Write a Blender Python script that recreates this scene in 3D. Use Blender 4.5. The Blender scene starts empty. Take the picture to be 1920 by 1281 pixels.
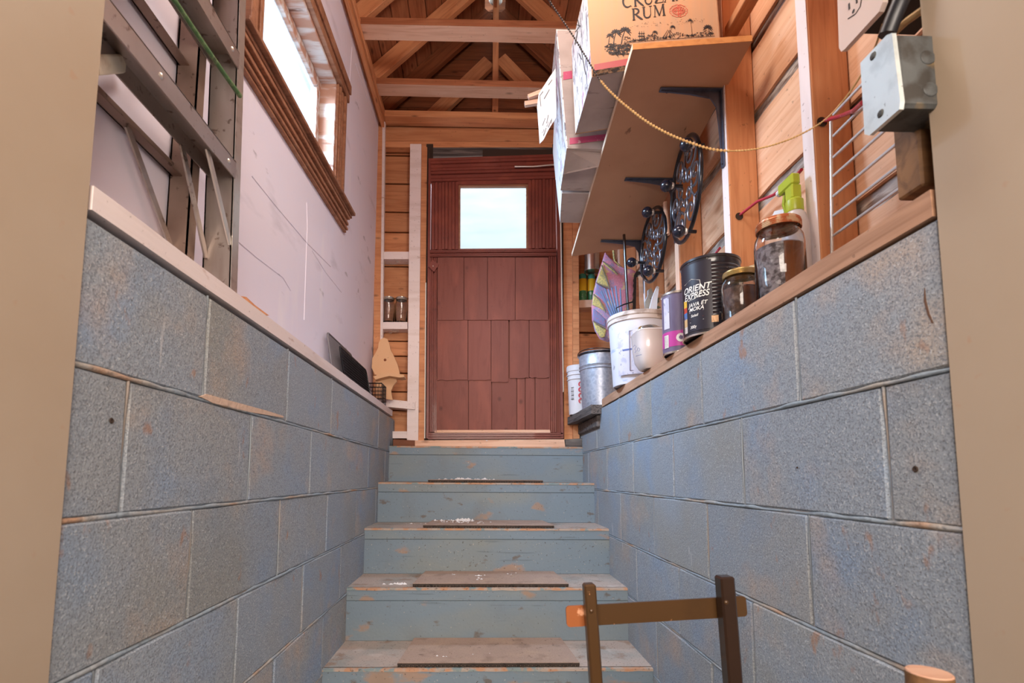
import bpy, math, random
from mathutils import Vector, Matrix, noise as mnoise
PI = math.pi
rnd = random.Random(7)
sc = bpy.context.scene
COL = sc.collection
H0 = 1.472            # camera height above the basement floor; all z below are relative to the camera

# ------------------------------------------------------------------ camera
F, PX, PY, TH, YAW, ROLL = 938.17, 920.38, 807.58, 0.092139, 0.020654, -0.005183
_r = Vector((math.cos(YAW), -math.sin(YAW), 0)); _f0 = Vector((math.sin(YAW), math.cos(YAW), 0)); _z = Vector((0, 0, 1))
FW = _f0*math.cos(TH) + _z*math.sin(TH); _u = _z*math.cos(TH) - _f0*math.sin(TH)
RT = _r*math.cos(ROLL) - _u*math.sin(ROLL); UP = _r*math.sin(ROLL) + _u*math.cos(ROLL)
cam = bpy.data.cameras.new('camera'); camo = bpy.data.objects.new('camera', cam); COL.objects.link(camo)
M = Matrix((RT, UP, -FW)).transposed().to_4x4(); M.translation = Vector((0, 0, H0)); camo.matrix_world = M
cam.sensor_width = 36; cam.lens = F/1920*36
cam.shift_x = (960-PX)/1920; cam.shift_y = (PY-640.5)/1920
cam.clip_start = .02
cam.dof.use_dof = True; cam.dof.focus_distance = 2.0; cam.dof.aperture_fstop = 6.3
sc.camera = camo

# ------------------------------------------------------------------ world, lights, exposure
sc.view_settings.view_transform = 'Standard'; sc.view_settings.look = 'None'
sc.view_settings.gamma = 1; sc.view_settings.use_curve_mapping = False
sc.view_settings.exposure = 1.0
w = bpy.data.worlds.new('overcast_sky'); sc.world = w; w.use_nodes = True
bg = w.node_tree.nodes['Background']; bg.inputs[0].default_value = (.92, .98, 1, 1); bg.inputs[1].default_value = .47

def area(name, loc, target, sx, sy, power, col):
    l = bpy.data.lights.new(name, 'AREA'); l.shape = 'RECTANGLE'; l.size = sx; l.size_y = sy; l.energy = power; l.color = col
    o = bpy.data.objects.new(name, l); COL.objects.link(o); o.location = (loc[0], loc[1], loc[2]+H0)
    d = Vector(target) - Vector(loc); o.rotation_euler = d.to_track_quat('-Z', 'Y').to_euler(); return o
def point(name, loc, r, power, col):
    l = bpy.data.lights.new(name, 'POINT'); l.energy = power; l.color = col; l.shadow_soft_size = r
    o = bpy.data.objects.new(name, l); COL.objects.link(o); o.location = (loc[0], loc[1], loc[2]+H0); return o
area('warm_rear_fill', (0.05, -1.1, .78), (0.0, 1.2, -.25), 1.8, 1.0, 58, (1, .87, .76))  # warm area fill added behind the camera to brighten the stairwell
point('stair_lamp', (.12, 1.0, 1.75), .16, 17, (1, .89, .80))
area('daylight_side_window', (-1.45, 1.5, 2.15), (.3, 2.0, .3), 1.3, 1.1, 230, (.58, .76, 1))
area('daylight_door_window', (.08, 3.65, 2.75), (.08, 2.6, .9), 1.0, .8, 110, (.66, .82, 1))

# ------------------------------------------------------------------ pixel helpers (1920x1281 frame)
def ray(x, y): return FW + RT*((x-PX)/F) + UP*((PY-y)/F)
def at(x, y, X=None, Y=None, Z=None):
    d = ray(x, y)
    t = X/d[0] if X is not None else Y/d[1] if Y is not None else Z/d[2]
    return d*t
def atp(x, y, P, N):
    d = ray(x, y); return d*(Vector(P).dot(N)/d.dot(N))

# ------------------------------------------------------------------ node materials
def rgb(r, g, b):
    f = lambda c: (c/255/12.92) if c/255 <= .04045 else ((c/255+.055)/1.055)**2.4
    return (f(r), f(g), f(b), 1)
MATS = {}
def mat(name, base, rough=.6, metal=0, layers=(), bump=(), vary=.0, spec=.5, trans=0, ior=1.45, emit=None, alpha=1, coat=0, stripes=None):
    """layers: (kind, scale xyz, detail, lo, hi, colour, strength);  bump: (kind, scale, detail, strength, dist)"""
    if name in MATS: return MATS[name]
    m = bpy.data.materials.new(name); m.use_nodes = True; nt = m.node_tree; N = nt.nodes; L = nt.links
    b = N['Principled BSDF']; b.inputs['Roughness'].default_value = rough; b.inputs['Metallic'].default_value = metal
    b.inputs['Specular IOR Level'].default_value = spec; b.inputs['IOR'].default_value = ior
    b.inputs['Transmission Weight'].default_value = trans; b.inputs['Alpha'].default_value = alpha
    b.inputs['Coat Weight'].default_value = coat
    tc = N.new('ShaderNodeTexCoord'); oi = N.new('ShaderNodeObjectInfo')
    mul = N.new('ShaderNodeMath'); mul.operation = 'MULTIPLY'; mul.inputs[1].default_value = 31.7; L.new(oi.outputs['Random'], mul.inputs[0])
    add = N.new('ShaderNodeVectorMath'); add.operation = 'ADD'; L.new(tc.outputs['Object'], add.inputs[0]); L.new(mul.outputs[0], add.inputs[1])
    def tex(kind, scale, detail):
        mp = N.new('ShaderNodeMapping'); L.new(add.outputs[0], mp.inputs[0])
        if isinstance(scale, (int, float)): scale = (scale,)*3
        mp.inputs['Scale'].default_value = scale
        if kind == 'noise':
            t = N.new('ShaderNodeTexNoise'); t.inputs['Scale'].default_value = 1; t.inputs['Detail'].default_value = detail; o = t.outputs[0]
        elif kind == 'grain':
            t = N.new('ShaderNodeTexNoise'); t.inputs['Scale'].default_value = 1; t.inputs['Detail'].default_value = detail; t.inputs['Distortion'].default_value = 1.2; o = t.outputs[0]
        elif kind == 'voronoi':
            t = N.new('ShaderNodeTexVoronoi'); t.inputs['Scale'].default_value = 1; o = t.outputs[0]
        elif kind == 'cells':
            t = N.new('ShaderNodeTexVoronoi'); t.feature = 'DISTANCE_TO_EDGE'; t.inputs['Scale'].default_value = 1; o = t.outputs[0]
        elif kind == 'wave':
            t = N.new('ShaderNodeTexWave'); t.inputs['Scale'].default_value = 1; t.inputs['Distortion'].default_value = detail; t.inputs['Detail'].default_value = 2; o = t.outputs[1] if False else t.outputs['Fac']
        L.new(mp.outputs[0], t.inputs['Vector']); return o
    col = N.new('ShaderNodeRGB'); col.outputs[0].default_value = base; cur = col.outputs[0]
    for (k, s, d, lo, hi, c, st) in layers:
        o = tex(k, s, d); mr = N.new('ShaderNodeMapRange'); mr.inputs['From Min'].default_value = lo; mr.inputs['From Max'].default_value = hi
        mr.inputs['To Max'].default_value = st; L.new(o, mr.inputs['Value'])
        mx = N.new('ShaderNodeMix'); mx.data_type = 'RGBA'; L.new(mr.outputs[0], mx.inputs[0]); L.new(cur, mx.inputs[6]); mx.inputs[7].default_value = c
        cur = mx.outputs[2]
    if vary:
        hs = N.new('ShaderNodeHueSaturation'); mr = N.new('ShaderNodeMapRange'); L.new(oi.outputs['Random'], mr.inputs[0])
        mr.inputs['To Min'].default_value = 1-vary; mr.inputs['To Max'].default_value = 1+vary; L.new(mr.outputs[0], hs.inputs['Value']); L.new(cur, hs.inputs['Color']); cur = hs.outputs[0]
    L.new(cur, b.inputs['Base Color'])
    if emit: b.inputs['Emission Color'].default_value = emit[0]; b.inputs['Emission Strength'].default_value = emit[1]
    prev = None
    for (k, s, d, st, dist) in bump:
        bp = N.new('ShaderNodeBump'); bp.inputs['Strength'].default_value = st; bp.inputs['Distance'].default_value = dist
        L.new(tex(k, s, d), bp.inputs['Height'])
        if prev: L.new(prev, bp.inputs['Normal'])
        prev = bp.outputs[0]
    if prev: L.new(prev, b.inputs['Normal'])
    MATS[name] = m; return m

def wood(name, base, dark, lite=None, rough=.62, knots=.75, gs=1.0, vary=.16):
    ly = [('grain', (3*gs, 42*gs, 42*gs), 5, .42, .70, dark, .62), ('noise', (2.2, 9, 9), 2, .45, .75, dark, .45)]
    if lite: ly.append(('noise', (4, 16, 16), 3, .55, .8, lite, .5))
    ly.append(('voronoi', (5.5, 14, 14), 0, .16, .04, rgb(70, 32, 14), knots))
    ly.append(('noise', (60, 60, 60), 2, .70, .74, rgb(60, 35, 20), .35))
    return mat(name, base, rough, layers=ly, bump=[('grain', (4*gs, 90*gs, 90*gs), 4, .35, .002)], vary=vary)

W_OR = wood('orange_pine', rgb(214, 150, 104), rgb(172, 104, 64), rgb(228, 176, 132))
W_ROOF = wood('old_roof_pine', rgb(176, 112, 76), rgb(112, 60, 34), rgb(196, 138, 98))
W_DARK = wood('dark_gable_pine', rgb(138, 80, 48), rgb(90, 46, 24), rgb(164, 102, 64))
W_PALE = wood('pale_planed_pine', rgb(224, 184, 158), rgb(192, 140, 112), rgb(232, 204, 184), knots=.5)
W_SHEA = wood('sheathing_pine', rgb(228, 182, 146), rgb(198, 138, 98), rgb(236, 206, 178))
W_WHITE = mat('white_painted_wood', rgb(234, 220, 218), .55, layers=[('noise', (3, 30, 30), 4, .5, .8, rgb(196, 172, 160), .45), ('noise', (9, 30, 30), 5, .66, .74, rgb(168, 118, 84), .6), ('noise', 90, 3, .66, .72, rgb(120, 96, 84), .5)], bump=[('grain', (4, 90, 90), 4, .3, .002)], vary=.04)
W_SILL = wood('worn_sill_wood', rgb(204, 158, 128), rgb(150, 108, 80), rgb(222, 184, 156), knots=.6)
W_GREY = mat('weathered_grey_wood', rgb(112, 104, 100), .85, layers=[('grain', (3, 60, 60), 6, .4, .62, rgb(40, 38, 40), .85), ('noise', (6, 20, 20), 4, .6, .8, rgb(176, 168, 158), .5)], bump=[('grain', (4, 80, 80), 5, .8, .004)])
W_BARK = mat('grey_bark_edge', rgb(176, 166, 158), .9, layers=[('noise', (8, 40, 40), 6, .42, .6, rgb(92, 60, 40), .8), ('noise', (20, 70, 70), 5, .5, .7, rgb(210, 196, 180), .7)], bump=[('noise', (14, 60, 60), 6, 1, .006)], vary=.1)
W_CASE = wood('brown_window_casing', rgb(170, 118, 88), rgb(112, 68, 44), rgb(196, 154, 124), knots=.25)
W_PEEL = mat('peeling_window_wood', rgb(176, 132, 110), .8, layers=[('noise', (5, 26, 26), 6, .44, .60, rgb(210, 206, 202), .85), ('noise', (8, 30, 30), 5, .62, .72, rgb(104, 62, 40), .9)], bump=[('noise', 40, 4, .5, .003)])
DOOR = mat('red_brown_door_paint', rgb(128, 70, 58), .6, layers=[('grain', (30, 30, 4), 5, .5, .8, rgb(104, 44, 36), .55), ('noise', (9, 9, 3), 4, .52, .75, rgb(164, 92, 74), .5), ('voronoi', (9, 9, 7), 0, .14, .05, rgb(72, 30, 24), .6), ('noise', 120, 2, .70, .74, rgb(70, 36, 30), .5)], bump=[('grain', (60, 60, 7), 4, .4, .002)], vary=.07)
DOORT = mat('red_brown_door_trim', rgb(122, 58, 48), .4, layers=[('noise', (8, 8, 8), 4, .5, .75, rgb(158, 82, 62), .6), ('noise', (30, 30, 30), 4, .62, .75, rgb(86, 38, 34), .6)], bump=[('noise', (60, 60, 20), 3, .2, .002)], vary=.05, coat=.1)
BLOCK = mat('blue_grey_painted_block', rgb(150, 160, 171), .75, layers=[
    ('noise', 3.2, 4, .45, .70, rgb(158, 159, 158), .85), ('noise', 5.5, 3, .52, .72, rgb(132, 156, 186), .65), ('noise', 2.6, 4, .52, .72, rgb(150, 148, 138), .6),
    ('noise', 5.3, 6, .56, .72, rgb(192, 166, 142), .65), ('noise', 330, 3, .50, .62, rgb(108, 114, 122), .65), ('noise', 260, 3, .60, .68, rgb(200, 204, 208), .6),
    ('voronoi', 120, 0, .20, .08, rgb(84, 76, 72), .6), ('noise', (22, 8, 12), 5, .66, .73, rgb(168, 118, 80), .6), ('noise', (30, 30, 5), 4, .70, .76, rgb(214, 212, 212), .5)],
    bump=[('noise', 260, 4, .6, .002), ('voronoi', 95, 0, .25, .002), ('noise', 9, 3, .3, .006)], vary=.06)
MORTAR = mat('smeared_blue_mortar', rgb(144, 156, 166), .8, layers=[('noise', 5, 5, .48, .62, rgb(176, 162, 146), .8), ('noise', 30, 4, .58, .68, rgb(120, 122, 124), .5), ('noise', 5, 5, .60, .68, rgb(176, 128, 92), .7)], bump=[('noise', 60, 5, .8, .006)])
MORTARH = mat('painted_head_joint', rgb(146, 154, 160), .8, layers=[('noise', 5, 5, .50, .62, rgb(172, 152, 134), .7)], bump=[('noise', 60, 5, .8, .004)])
RISER = mat('teal_grey_riser_paint', rgb(122, 140, 154), .6, layers=[('noise', (2.4, 3, 5), 4, .45, .7, rgb(138, 144, 140), .7), ('noise', (5, 5, 9), 6, .63, .68, rgb(172, 136, 108), .7), ('noise', (12, 12, 20), 6, .64, .70, rgb(102, 84, 68), .7), ('noise', (3, 3, 2), 5, .56, .75, rgb(112, 104, 92), .5), ('noise', 120, 3, .66, .71, rgb(70, 62, 56), .7), ('noise', (120, 120, 90), 2, .70, .74, rgb(200, 190, 178), .6), ('noise', (4, 4, 60), 3, .66, .70, rgb(96, 110, 120), .5)], bump=[('noise', 50, 5, .25, .003), ('voronoi', 90, 0, .15, .002)])
TREAD = mat('worn_concrete_tread', rgb(184, 168, 158), .8, layers=[('noise', 6, 5, .45, .65, rgb(146, 152, 150), .7), ('noise', 12, 5, .58, .68, rgb(150, 116, 92), .65), ('noise', 150, 3, .62, .68, rgb(84, 72, 66), .7), ('noise', 9, 5, .62, .7, rgb(206, 196, 190), .6)], bump=[('noise', 90, 5, .5, .003)])
EDGEM = mat('chipped_tread_edge', rgb(176, 160, 148), .8, layers=[('noise', 22, 5, .44, .54, rgb(190, 140, 106), .85), ('noise', 16, 5, .55, .6, rgb(124, 146, 150), .9), ('noise', 90, 3, .62, .68, rgb(84, 70, 60), .6)], bump=[('noise', 60, 5, .6, .004)])
WALLW = mat('lilac_white_wallboard', rgb(238, 231, 243), .5, layers=[('noise', (2, 2, 2), 3, .4, .75, rgb(226, 226, 246), .6), ('noise', (7, 3, 9), 6, .62, .72, rgb(190, 184, 196), .4), ('noise', (14, 5, 11), 6, .66, .69, rgb(120, 112, 124), .45), ('noise', (3, 5, 1.4), 5, .60, .70, rgb(246, 242, 246), .6)], bump=[('noise', (9, 3, 5), 5, .35, .008), ('noise', 40, 3, .12, .003)])
BEIGE = mat('beige_doorway_paint', rgb(180, 162, 142), .55, layers=[('noise', 4, 4, .45, .75, rgb(170, 148, 124), .5), ('noise', 30, 3, .68, .74, rgb(180, 140, 110), .35)], bump=[('noise', 30, 3, .1, .002)])
CONC = mat('basement_concrete', rgb(150, 146, 140), .85, layers=[('noise', 6, 5, .4, .7, rgb(118, 114, 110), .7)], bump=[('noise', 60, 4, .4, .004)])
ALU = mat('dull_aluminium', rgb(186, 176, 170), .38, .85, layers=[('noise', (30, 6, 6), 4, .45, .75, rgb(150, 130, 118), .6), ('noise', 60, 4, .62, .70, rgb(92, 66, 50), .65)], bump=[('noise', (8, 60, 60), 3, .15, .002)])
ALUD = mat('aged_brownish_aluminium', rgb(150, 128, 116), .45, .6, layers=[('noise', (8, 8, 8), 4, .45, .75, rgb(112, 88, 76), .7), ('noise', 70, 4, .64, .70, rgb(64, 44, 34), .7)])
ALUB = mat('bright_aluminium', rgb(214, 208, 200), .3, .8, layers=[('noise', 40, 4, .55, .75, rgb(160, 150, 138), .6)])
SHELF = mat('tan_fibreboard', rgb(186, 142, 112), .62, layers=[('noise', 5, 5, .45, .75, rgb(160, 116, 90), .6), ('noise', (30, 12, 30), 4, .70, .75, rgb(92, 58, 40), .7)], bump=[('noise', 120, 3, .1, .001)])
SHEDGE = mat('sawn_fibreboard_edge', rgb(222, 158, 96), .7, layers=[('noise', (40, 40, 80), 4, .45, .7, rgb(186, 118, 66), .6)])
CARD = mat('brown_cardboard', rgb(186, 148, 116), .75, layers=[('noise', (60, 60, 2), 3, .4, .7, rgb(206, 150, 106), .5), ('noise', 12, 3, .6, .8, rgb(190, 132, 92), .3)], bump=[('noise', (120, 120, 3), 2, .1, .001)])
CARDG = mat('grey_cardboard', rgb(186, 172, 168), .72, layers=[('noise', 7, 5, .42, .72, rgb(150, 136, 130), .7), ('noise', (12, 50, 50), 5, .64, .7, rgb(104, 88, 80), .5)], bump=[('noise', (12, 50, 50), 4, .5, .004)])
CARDW = mat('white_cardboard', rgb(226, 222, 220), .5, layers=[('noise', 6, 4, .5, .8, rgb(206, 196, 192), .6)], bump=[('noise', 20, 4, .2, .003)])
PRINT = mat('printed_white_cardboard', rgb(236, 238, 242), .4, layers=[('noise', (30, 90, 14), 5, .57, .60, rgb(96, 92, 120), .8), ('noise', (14, 22, 9), 5, .62, .66, rgb(182, 96, 150), .75), ('noise', (70, 40, 26), 4, .62, .65, rgb(60, 60, 76), .7)], bump=[('noise', 20, 4, .3, .004)])
TORN = mat('torn_dark_paper', rgb(112, 84, 60), .9, layers=[('noise', 80, 4, .42, .55, rgb(38, 28, 24), .95)], bump=[('noise', 120, 4, 1, .004)])
MAGEN = mat('magenta_print', rgb(196, 84, 120), .5, layers=[('noise', 60, 4, .60, .68, rgb(226, 206, 206), .5)])
REDBAND = mat('dull_red_print', rgb(176, 74, 76), .55)
INK = mat('black_ink', rgb(44, 36, 36), .6)
INKR = mat('red_ink', rgb(206, 92, 72), .6)
INKB = mat('blue_marker', rgb(92, 104, 160), .6)
WHITEP = mat('white_print_and_leak', rgb(236, 232, 224), .5)
IRON = mat('black_cast_iron', rgb(30, 30, 36), .3, .5, layers=[('noise', 60, 3, .5, .8, rgb(70, 70, 80), .5)], coat=.4)
IRONS = mat('highlit_grey_iron', rgb(120, 122, 132), .28, .7)  # iron lightened so the scrolls carry silver highlights in their colour
IRONG = mat('grey_iron_bracket', rgb(92, 98, 116), .38, .6, layers=[('noise', 30, 4, .5, .75, rgb(56, 56, 66), .6)])
BALL = mat('navy_black_rubber', rgb(24, 28, 42), .25, 0, coat=.5)
BLKW = mat('black_coated_wire', rgb(20, 18, 22), .35, .2)
STEEL = mat('chromed_wire', rgb(214, 208, 204), .35, .6)
GLASS = mat('clear_glass', (.97, .98, 1, 1), .02, trans=1, ior=1.45)
CANB = mat('black_can_paint', rgb(34, 32, 40), .3, .0, coat=.5, layers=[('noise', 90, 2, .70, .74, rgb(190, 180, 170), .6)])
TIN = mat('bare_tin', rgb(206, 200, 190), .25, .9)
GALV = mat('galvanised_steel', rgb(186, 192, 204), .4, .55, layers=[('cells', 45, 0, .0, .25, rgb(150, 158, 176), .6), ('noise', 30, 4, .5, .7, rgb(160, 166, 182), .6), ('noise', (20, 20, 20), 5, .6, .7, rgb(120, 124, 140), .5)], bump=[('noise', 50, 3, .15, .002)])
PLW = mat('white_plastic', rgb(224, 222, 226), .35, layers=[('noise', 9, 4, .5, .8, rgb(206, 200, 204), .4)])
PLBKT = mat('scuffed_white_plastic', rgb(214, 214, 224), .4, layers=[('noise', 10, 5, .5, .75, rgb(188, 186, 198), .6), ('noise', (18, 18, 18), 5, .64, .68, rgb(110, 106, 124), .6), ('noise', (8, 8, 40), 4, .66, .70, rgb(124, 156, 204), .5)])
PAPER = mat('dirty_paper_label', rgb(204, 200, 214), .6, layers=[('noise', 24, 5, .52, .62, rgb(168, 166, 190), .7), ('noise', 60, 4, .64, .68, rgb(92, 90, 116), .6)])
CREAM = mat('cream_ceramic', rgb(226, 214, 210), .22, coat=.6)
PURP = mat('grey_purple_label', rgb(112, 100, 126), .4, layers=[('noise', (20, 20, 8), 4, .55, .7, rgb(92, 80, 104), .6)])
MAG2 = mat('bright_magenta_label', rgb(190, 66, 150), .35)
CLOTH = mat('knitted_yellow_wool', rgb(216, 200, 128), .9, layers=[('noise', 120, 2, .45, .6, rgb(150, 150, 120), .7)], bump=[('noise', 260, 2, .8, .003)])
CLOTHP = mat('knitted_pink_wool', rgb(204, 136, 158), .9, layers=[('noise', 14, 4, .48, .58, rgb(150, 146, 186), .9), ('noise', 22, 4, .58, .64, rgb(214, 200, 140), .8), ('noise', 130, 2, .5, .62, rgb(220, 150, 170), .7)], bump=[('noise', 260, 2, .8, .003)])
CLOTHG = mat('knitted_grey_trim', rgb(132, 122, 116), .9, bump=[('noise', 300, 2, .8, .003)])
CLOTHB = mat('knitted_blue_wool', rgb(134, 140, 186), .9, layers=[('noise', 120, 2, .5, .62, rgb(176, 120, 160), .8)], bump=[('noise', 260, 2, .8, .003)])
BLUEH = mat('blue_painted_handle', rgb(102, 126, 170), .4, layers=[('noise', 30, 3, .6, .7, rgb(170, 180, 200), .5)])
GREENR = mat('green_coated_rod', rgb(76, 110, 66), .45, layers=[('noise', (60, 60, 60), 4, .5, .65, rgb(140, 160, 112), .7), ('noise', 60, 3, .6, .7, rgb(30, 44, 26), .7)])
GOLD = mat('tan_bead_cord', rgb(188, 150, 98), .5, layers=[('noise', 90, 3, .5, .7, rgb(150, 100, 50), .6)])
DKCH = mat('dark_bead_chain', rgb(74, 66, 64), .4, .5)
REDC = mat('red_cable_sheath', rgb(176, 48, 66), .4, layers=[('noise', (40, 40, 40), 4, .58, .66, rgb(228, 170, 180), .75)])
BROWNP = mat('dark_brown_flaked_paint', rgb(76, 52, 28), .35, .1, layers=[('noise', 9, 4, .5, .75, rgb(48, 32, 18), .7), ('noise', 60, 5, .68, .71, rgb(222, 160, 116), .9)], coat=.2)
BLKP = mat('black_brown_paint', rgb(46, 30, 22), .32, .1, layers=[('noise', 9, 4, .5, .75, rgb(24, 18, 16), .7), ('noise', 30, 5, .70, .73, rgb(180, 130, 100), .7)], coat=.25)
ORNG = mat('orange_worn_bar_end', rgb(150, 84, 40), .5, layers=[('noise', 24, 5, .60, .64, rgb(230, 168, 130), .9)])
RUBM = mat('ribbed_grey_rubber_mat', rgb(176, 152, 138), .85, layers=[('noise', 9, 5, .5, .72, rgb(190, 164, 144), .7), ('noise', 14, 5, .55, .7, rgb(140, 118, 106), .6), ('voronoi', 170, 0, .3, .05, rgb(104, 86, 78), .7), ('noise', 60, 3, .66, .72, rgb(84, 66, 58), .6)], bump=[('voronoi', 170, 0, .5, .002)])
RUBE = mat('dark_rubber_edge', rgb(66, 56, 50), .8, layers=[('noise', 60, 4, .5, .7, rgb(30, 26, 24), .8)])
PLASTER = mat('white_plaster_crumb', rgb(232, 232, 236), .9)
OUTLET = mat('almond_outlet_plastic', rgb(226, 206, 198), .25, coat=.4)
GALVD = mat('dusty_grey_metal', rgb(84, 86, 86), .6, .3, layers=[('noise', 30, 4, .45, .62, rgb(52, 46, 40), .8), ('noise', 22, 4, .58, .68, rgb(156, 128, 86), .6)], bump=[('noise', 30, 4, .5, .004)])
GALVL = mat('light_galvanised_plate', rgb(206, 214, 214), .42, .45, layers=[('noise', 30, 4, .5, .7, rgb(168, 178, 180), .7), ('noise', 90, 3, .68, .72, rgb(84, 88, 88), .6)], bump=[('noise', 26, 3, .3, .003)])
BLKC = mat('black_cable', rgb(22, 24, 30), .35)
OLDB = wood('old_brown_block', rgb(132, 96, 62), rgb(70, 44, 26), None)
PORC = mat('white_porcelain', rgb(232, 228, 222), .2, coat=.5)
SEED = mat('grey_seed_fill', rgb(150, 142, 146), .8, layers=[('noise', 90, 4, .45, .6, rgb(70, 62, 66), .9), ('noise', 60, 3, .6, .68, rgb(214, 206, 208), .7)], bump=[('noise', 120, 3, 1, .004)])
BROWNF = mat('brown_fill', rgb(122, 66, 28), .5, layers=[('noise', 30, 4, .45, .7, rgb(70, 34, 14), .8)], bump=[('noise', 60, 3, .4, .003)])
BEANS = mat('dark_brown_fill', rgb(92, 62, 44), .6, layers=[('noise', 60, 4, .45, .65, rgb(36, 26, 24), .9), ('noise', 40, 3, .6, .7, rgb(170, 150, 140), .5)], bump=[('noise', 80, 3, 1, .005)])
LIDG = mat('gold_jar_lid', rgb(206, 176, 116), .3, .7, layers=[('noise', 30, 3, .5, .7, rgb(232, 220, 196), .6)])
LIDR = mat('red_gold_jar_lid', rgb(190, 110, 70), .35, .4, layers=[('noise', 60, 3, .5, .58, rgb(222, 196, 160), .8)])
LIME = mat('lime_plastic', rgb(168, 180, 52), .35)
MILK = mat('milky_plastic', rgb(214, 206, 204), .3, trans=.25)
YEL = mat('yellow_can_label', rgb(232, 188, 44), .35)
GRN = mat('green_can_label', rgb(62, 120, 76), .35, layers=[('noise', 40, 3, .6, .66, rgb(220, 220, 200), .6)])
GRN2 = mat('teal_can_cap', rgb(70, 150, 130), .4)
REDT = mat('red_lettering', rgb(204, 40, 66), .4)
SAWD = mat('black_saw_blade', rgb(42, 34, 32), .4, .4, layers=[('noise', 30, 3, .55, .7, rgb(96, 70, 56), .6)])
MESHG = mat('grey_wire_mesh', rgb(134, 130, 134), .5, .4)
DARKF = mat('dark_gap_and_felt', rgb(60, 46, 38), .95)  # dark tone for felt, holes and the shade in door gaps
MUSL = mat('tan_turned_wood', rgb(222, 176, 134), .6, layers=[('grain', (4, 40, 8), 4, .5, .75, rgb(196, 142, 100), .5), ('noise', 60, 3, .68, .72, rgb(120, 80, 50), .4)])

# window pane: light passes, slight frosting
def pane_mat():
    m = bpy.data.materials.new('hazy_window_glass'); m.use_nodes = True; nt = m.node_tree; N = nt.nodes; L = nt.links
    N.remove(N['Principled BSDF']); out = N['Material Output']
    t = N.new('ShaderNodeBsdfTransparent'); t.inputs[0].default_value = (.9, .95, .97, 1)
    tl = N.new('ShaderNodeBsdfTranslucent'); tl.inputs[0].default_value = (.85, .92, .95, 1)
    g = N.new('ShaderNodeBsdfGlossy'); g.inputs['Roughness'].default_value = .1
    no = N.new('ShaderNodeTexNoise'); no.inputs['Scale'].default_value = 3; no.inputs['Detail'].default_value = 4
    tc = N.new('ShaderNodeTexCoord'); mp = N.new('ShaderNodeMapping'); mp.inputs['Scale'].default_value = (1, .5, 4); L.new(tc.outputs['Object'], mp.inputs[0]); L.new(mp.outputs[0], no.inputs['Vector'])
    mr = N.new('ShaderNodeMapRange'); L.new(no.outputs[0], mr.inputs[0]); mr.inputs['To Min'].default_value = .0; mr.inputs['To Max'].default_value = .10
    mx = N.new('ShaderNodeMixShader'); L.new(mr.outputs[0], mx.inputs[0]); L.new(t.outputs[0], mx.inputs[1]); L.new(tl.outputs[0], mx.inputs[2])
    m2 = N.new('ShaderNodeMixShader'); m2.inputs[0].default_value = .04; L.new(mx.outputs[0], m2.inputs[1]); L.new(g.outputs[0], m2.inputs[2]); L.new(m2.outputs[0], out.inputs[0])
    return m
PANE = pane_mat()

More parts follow.
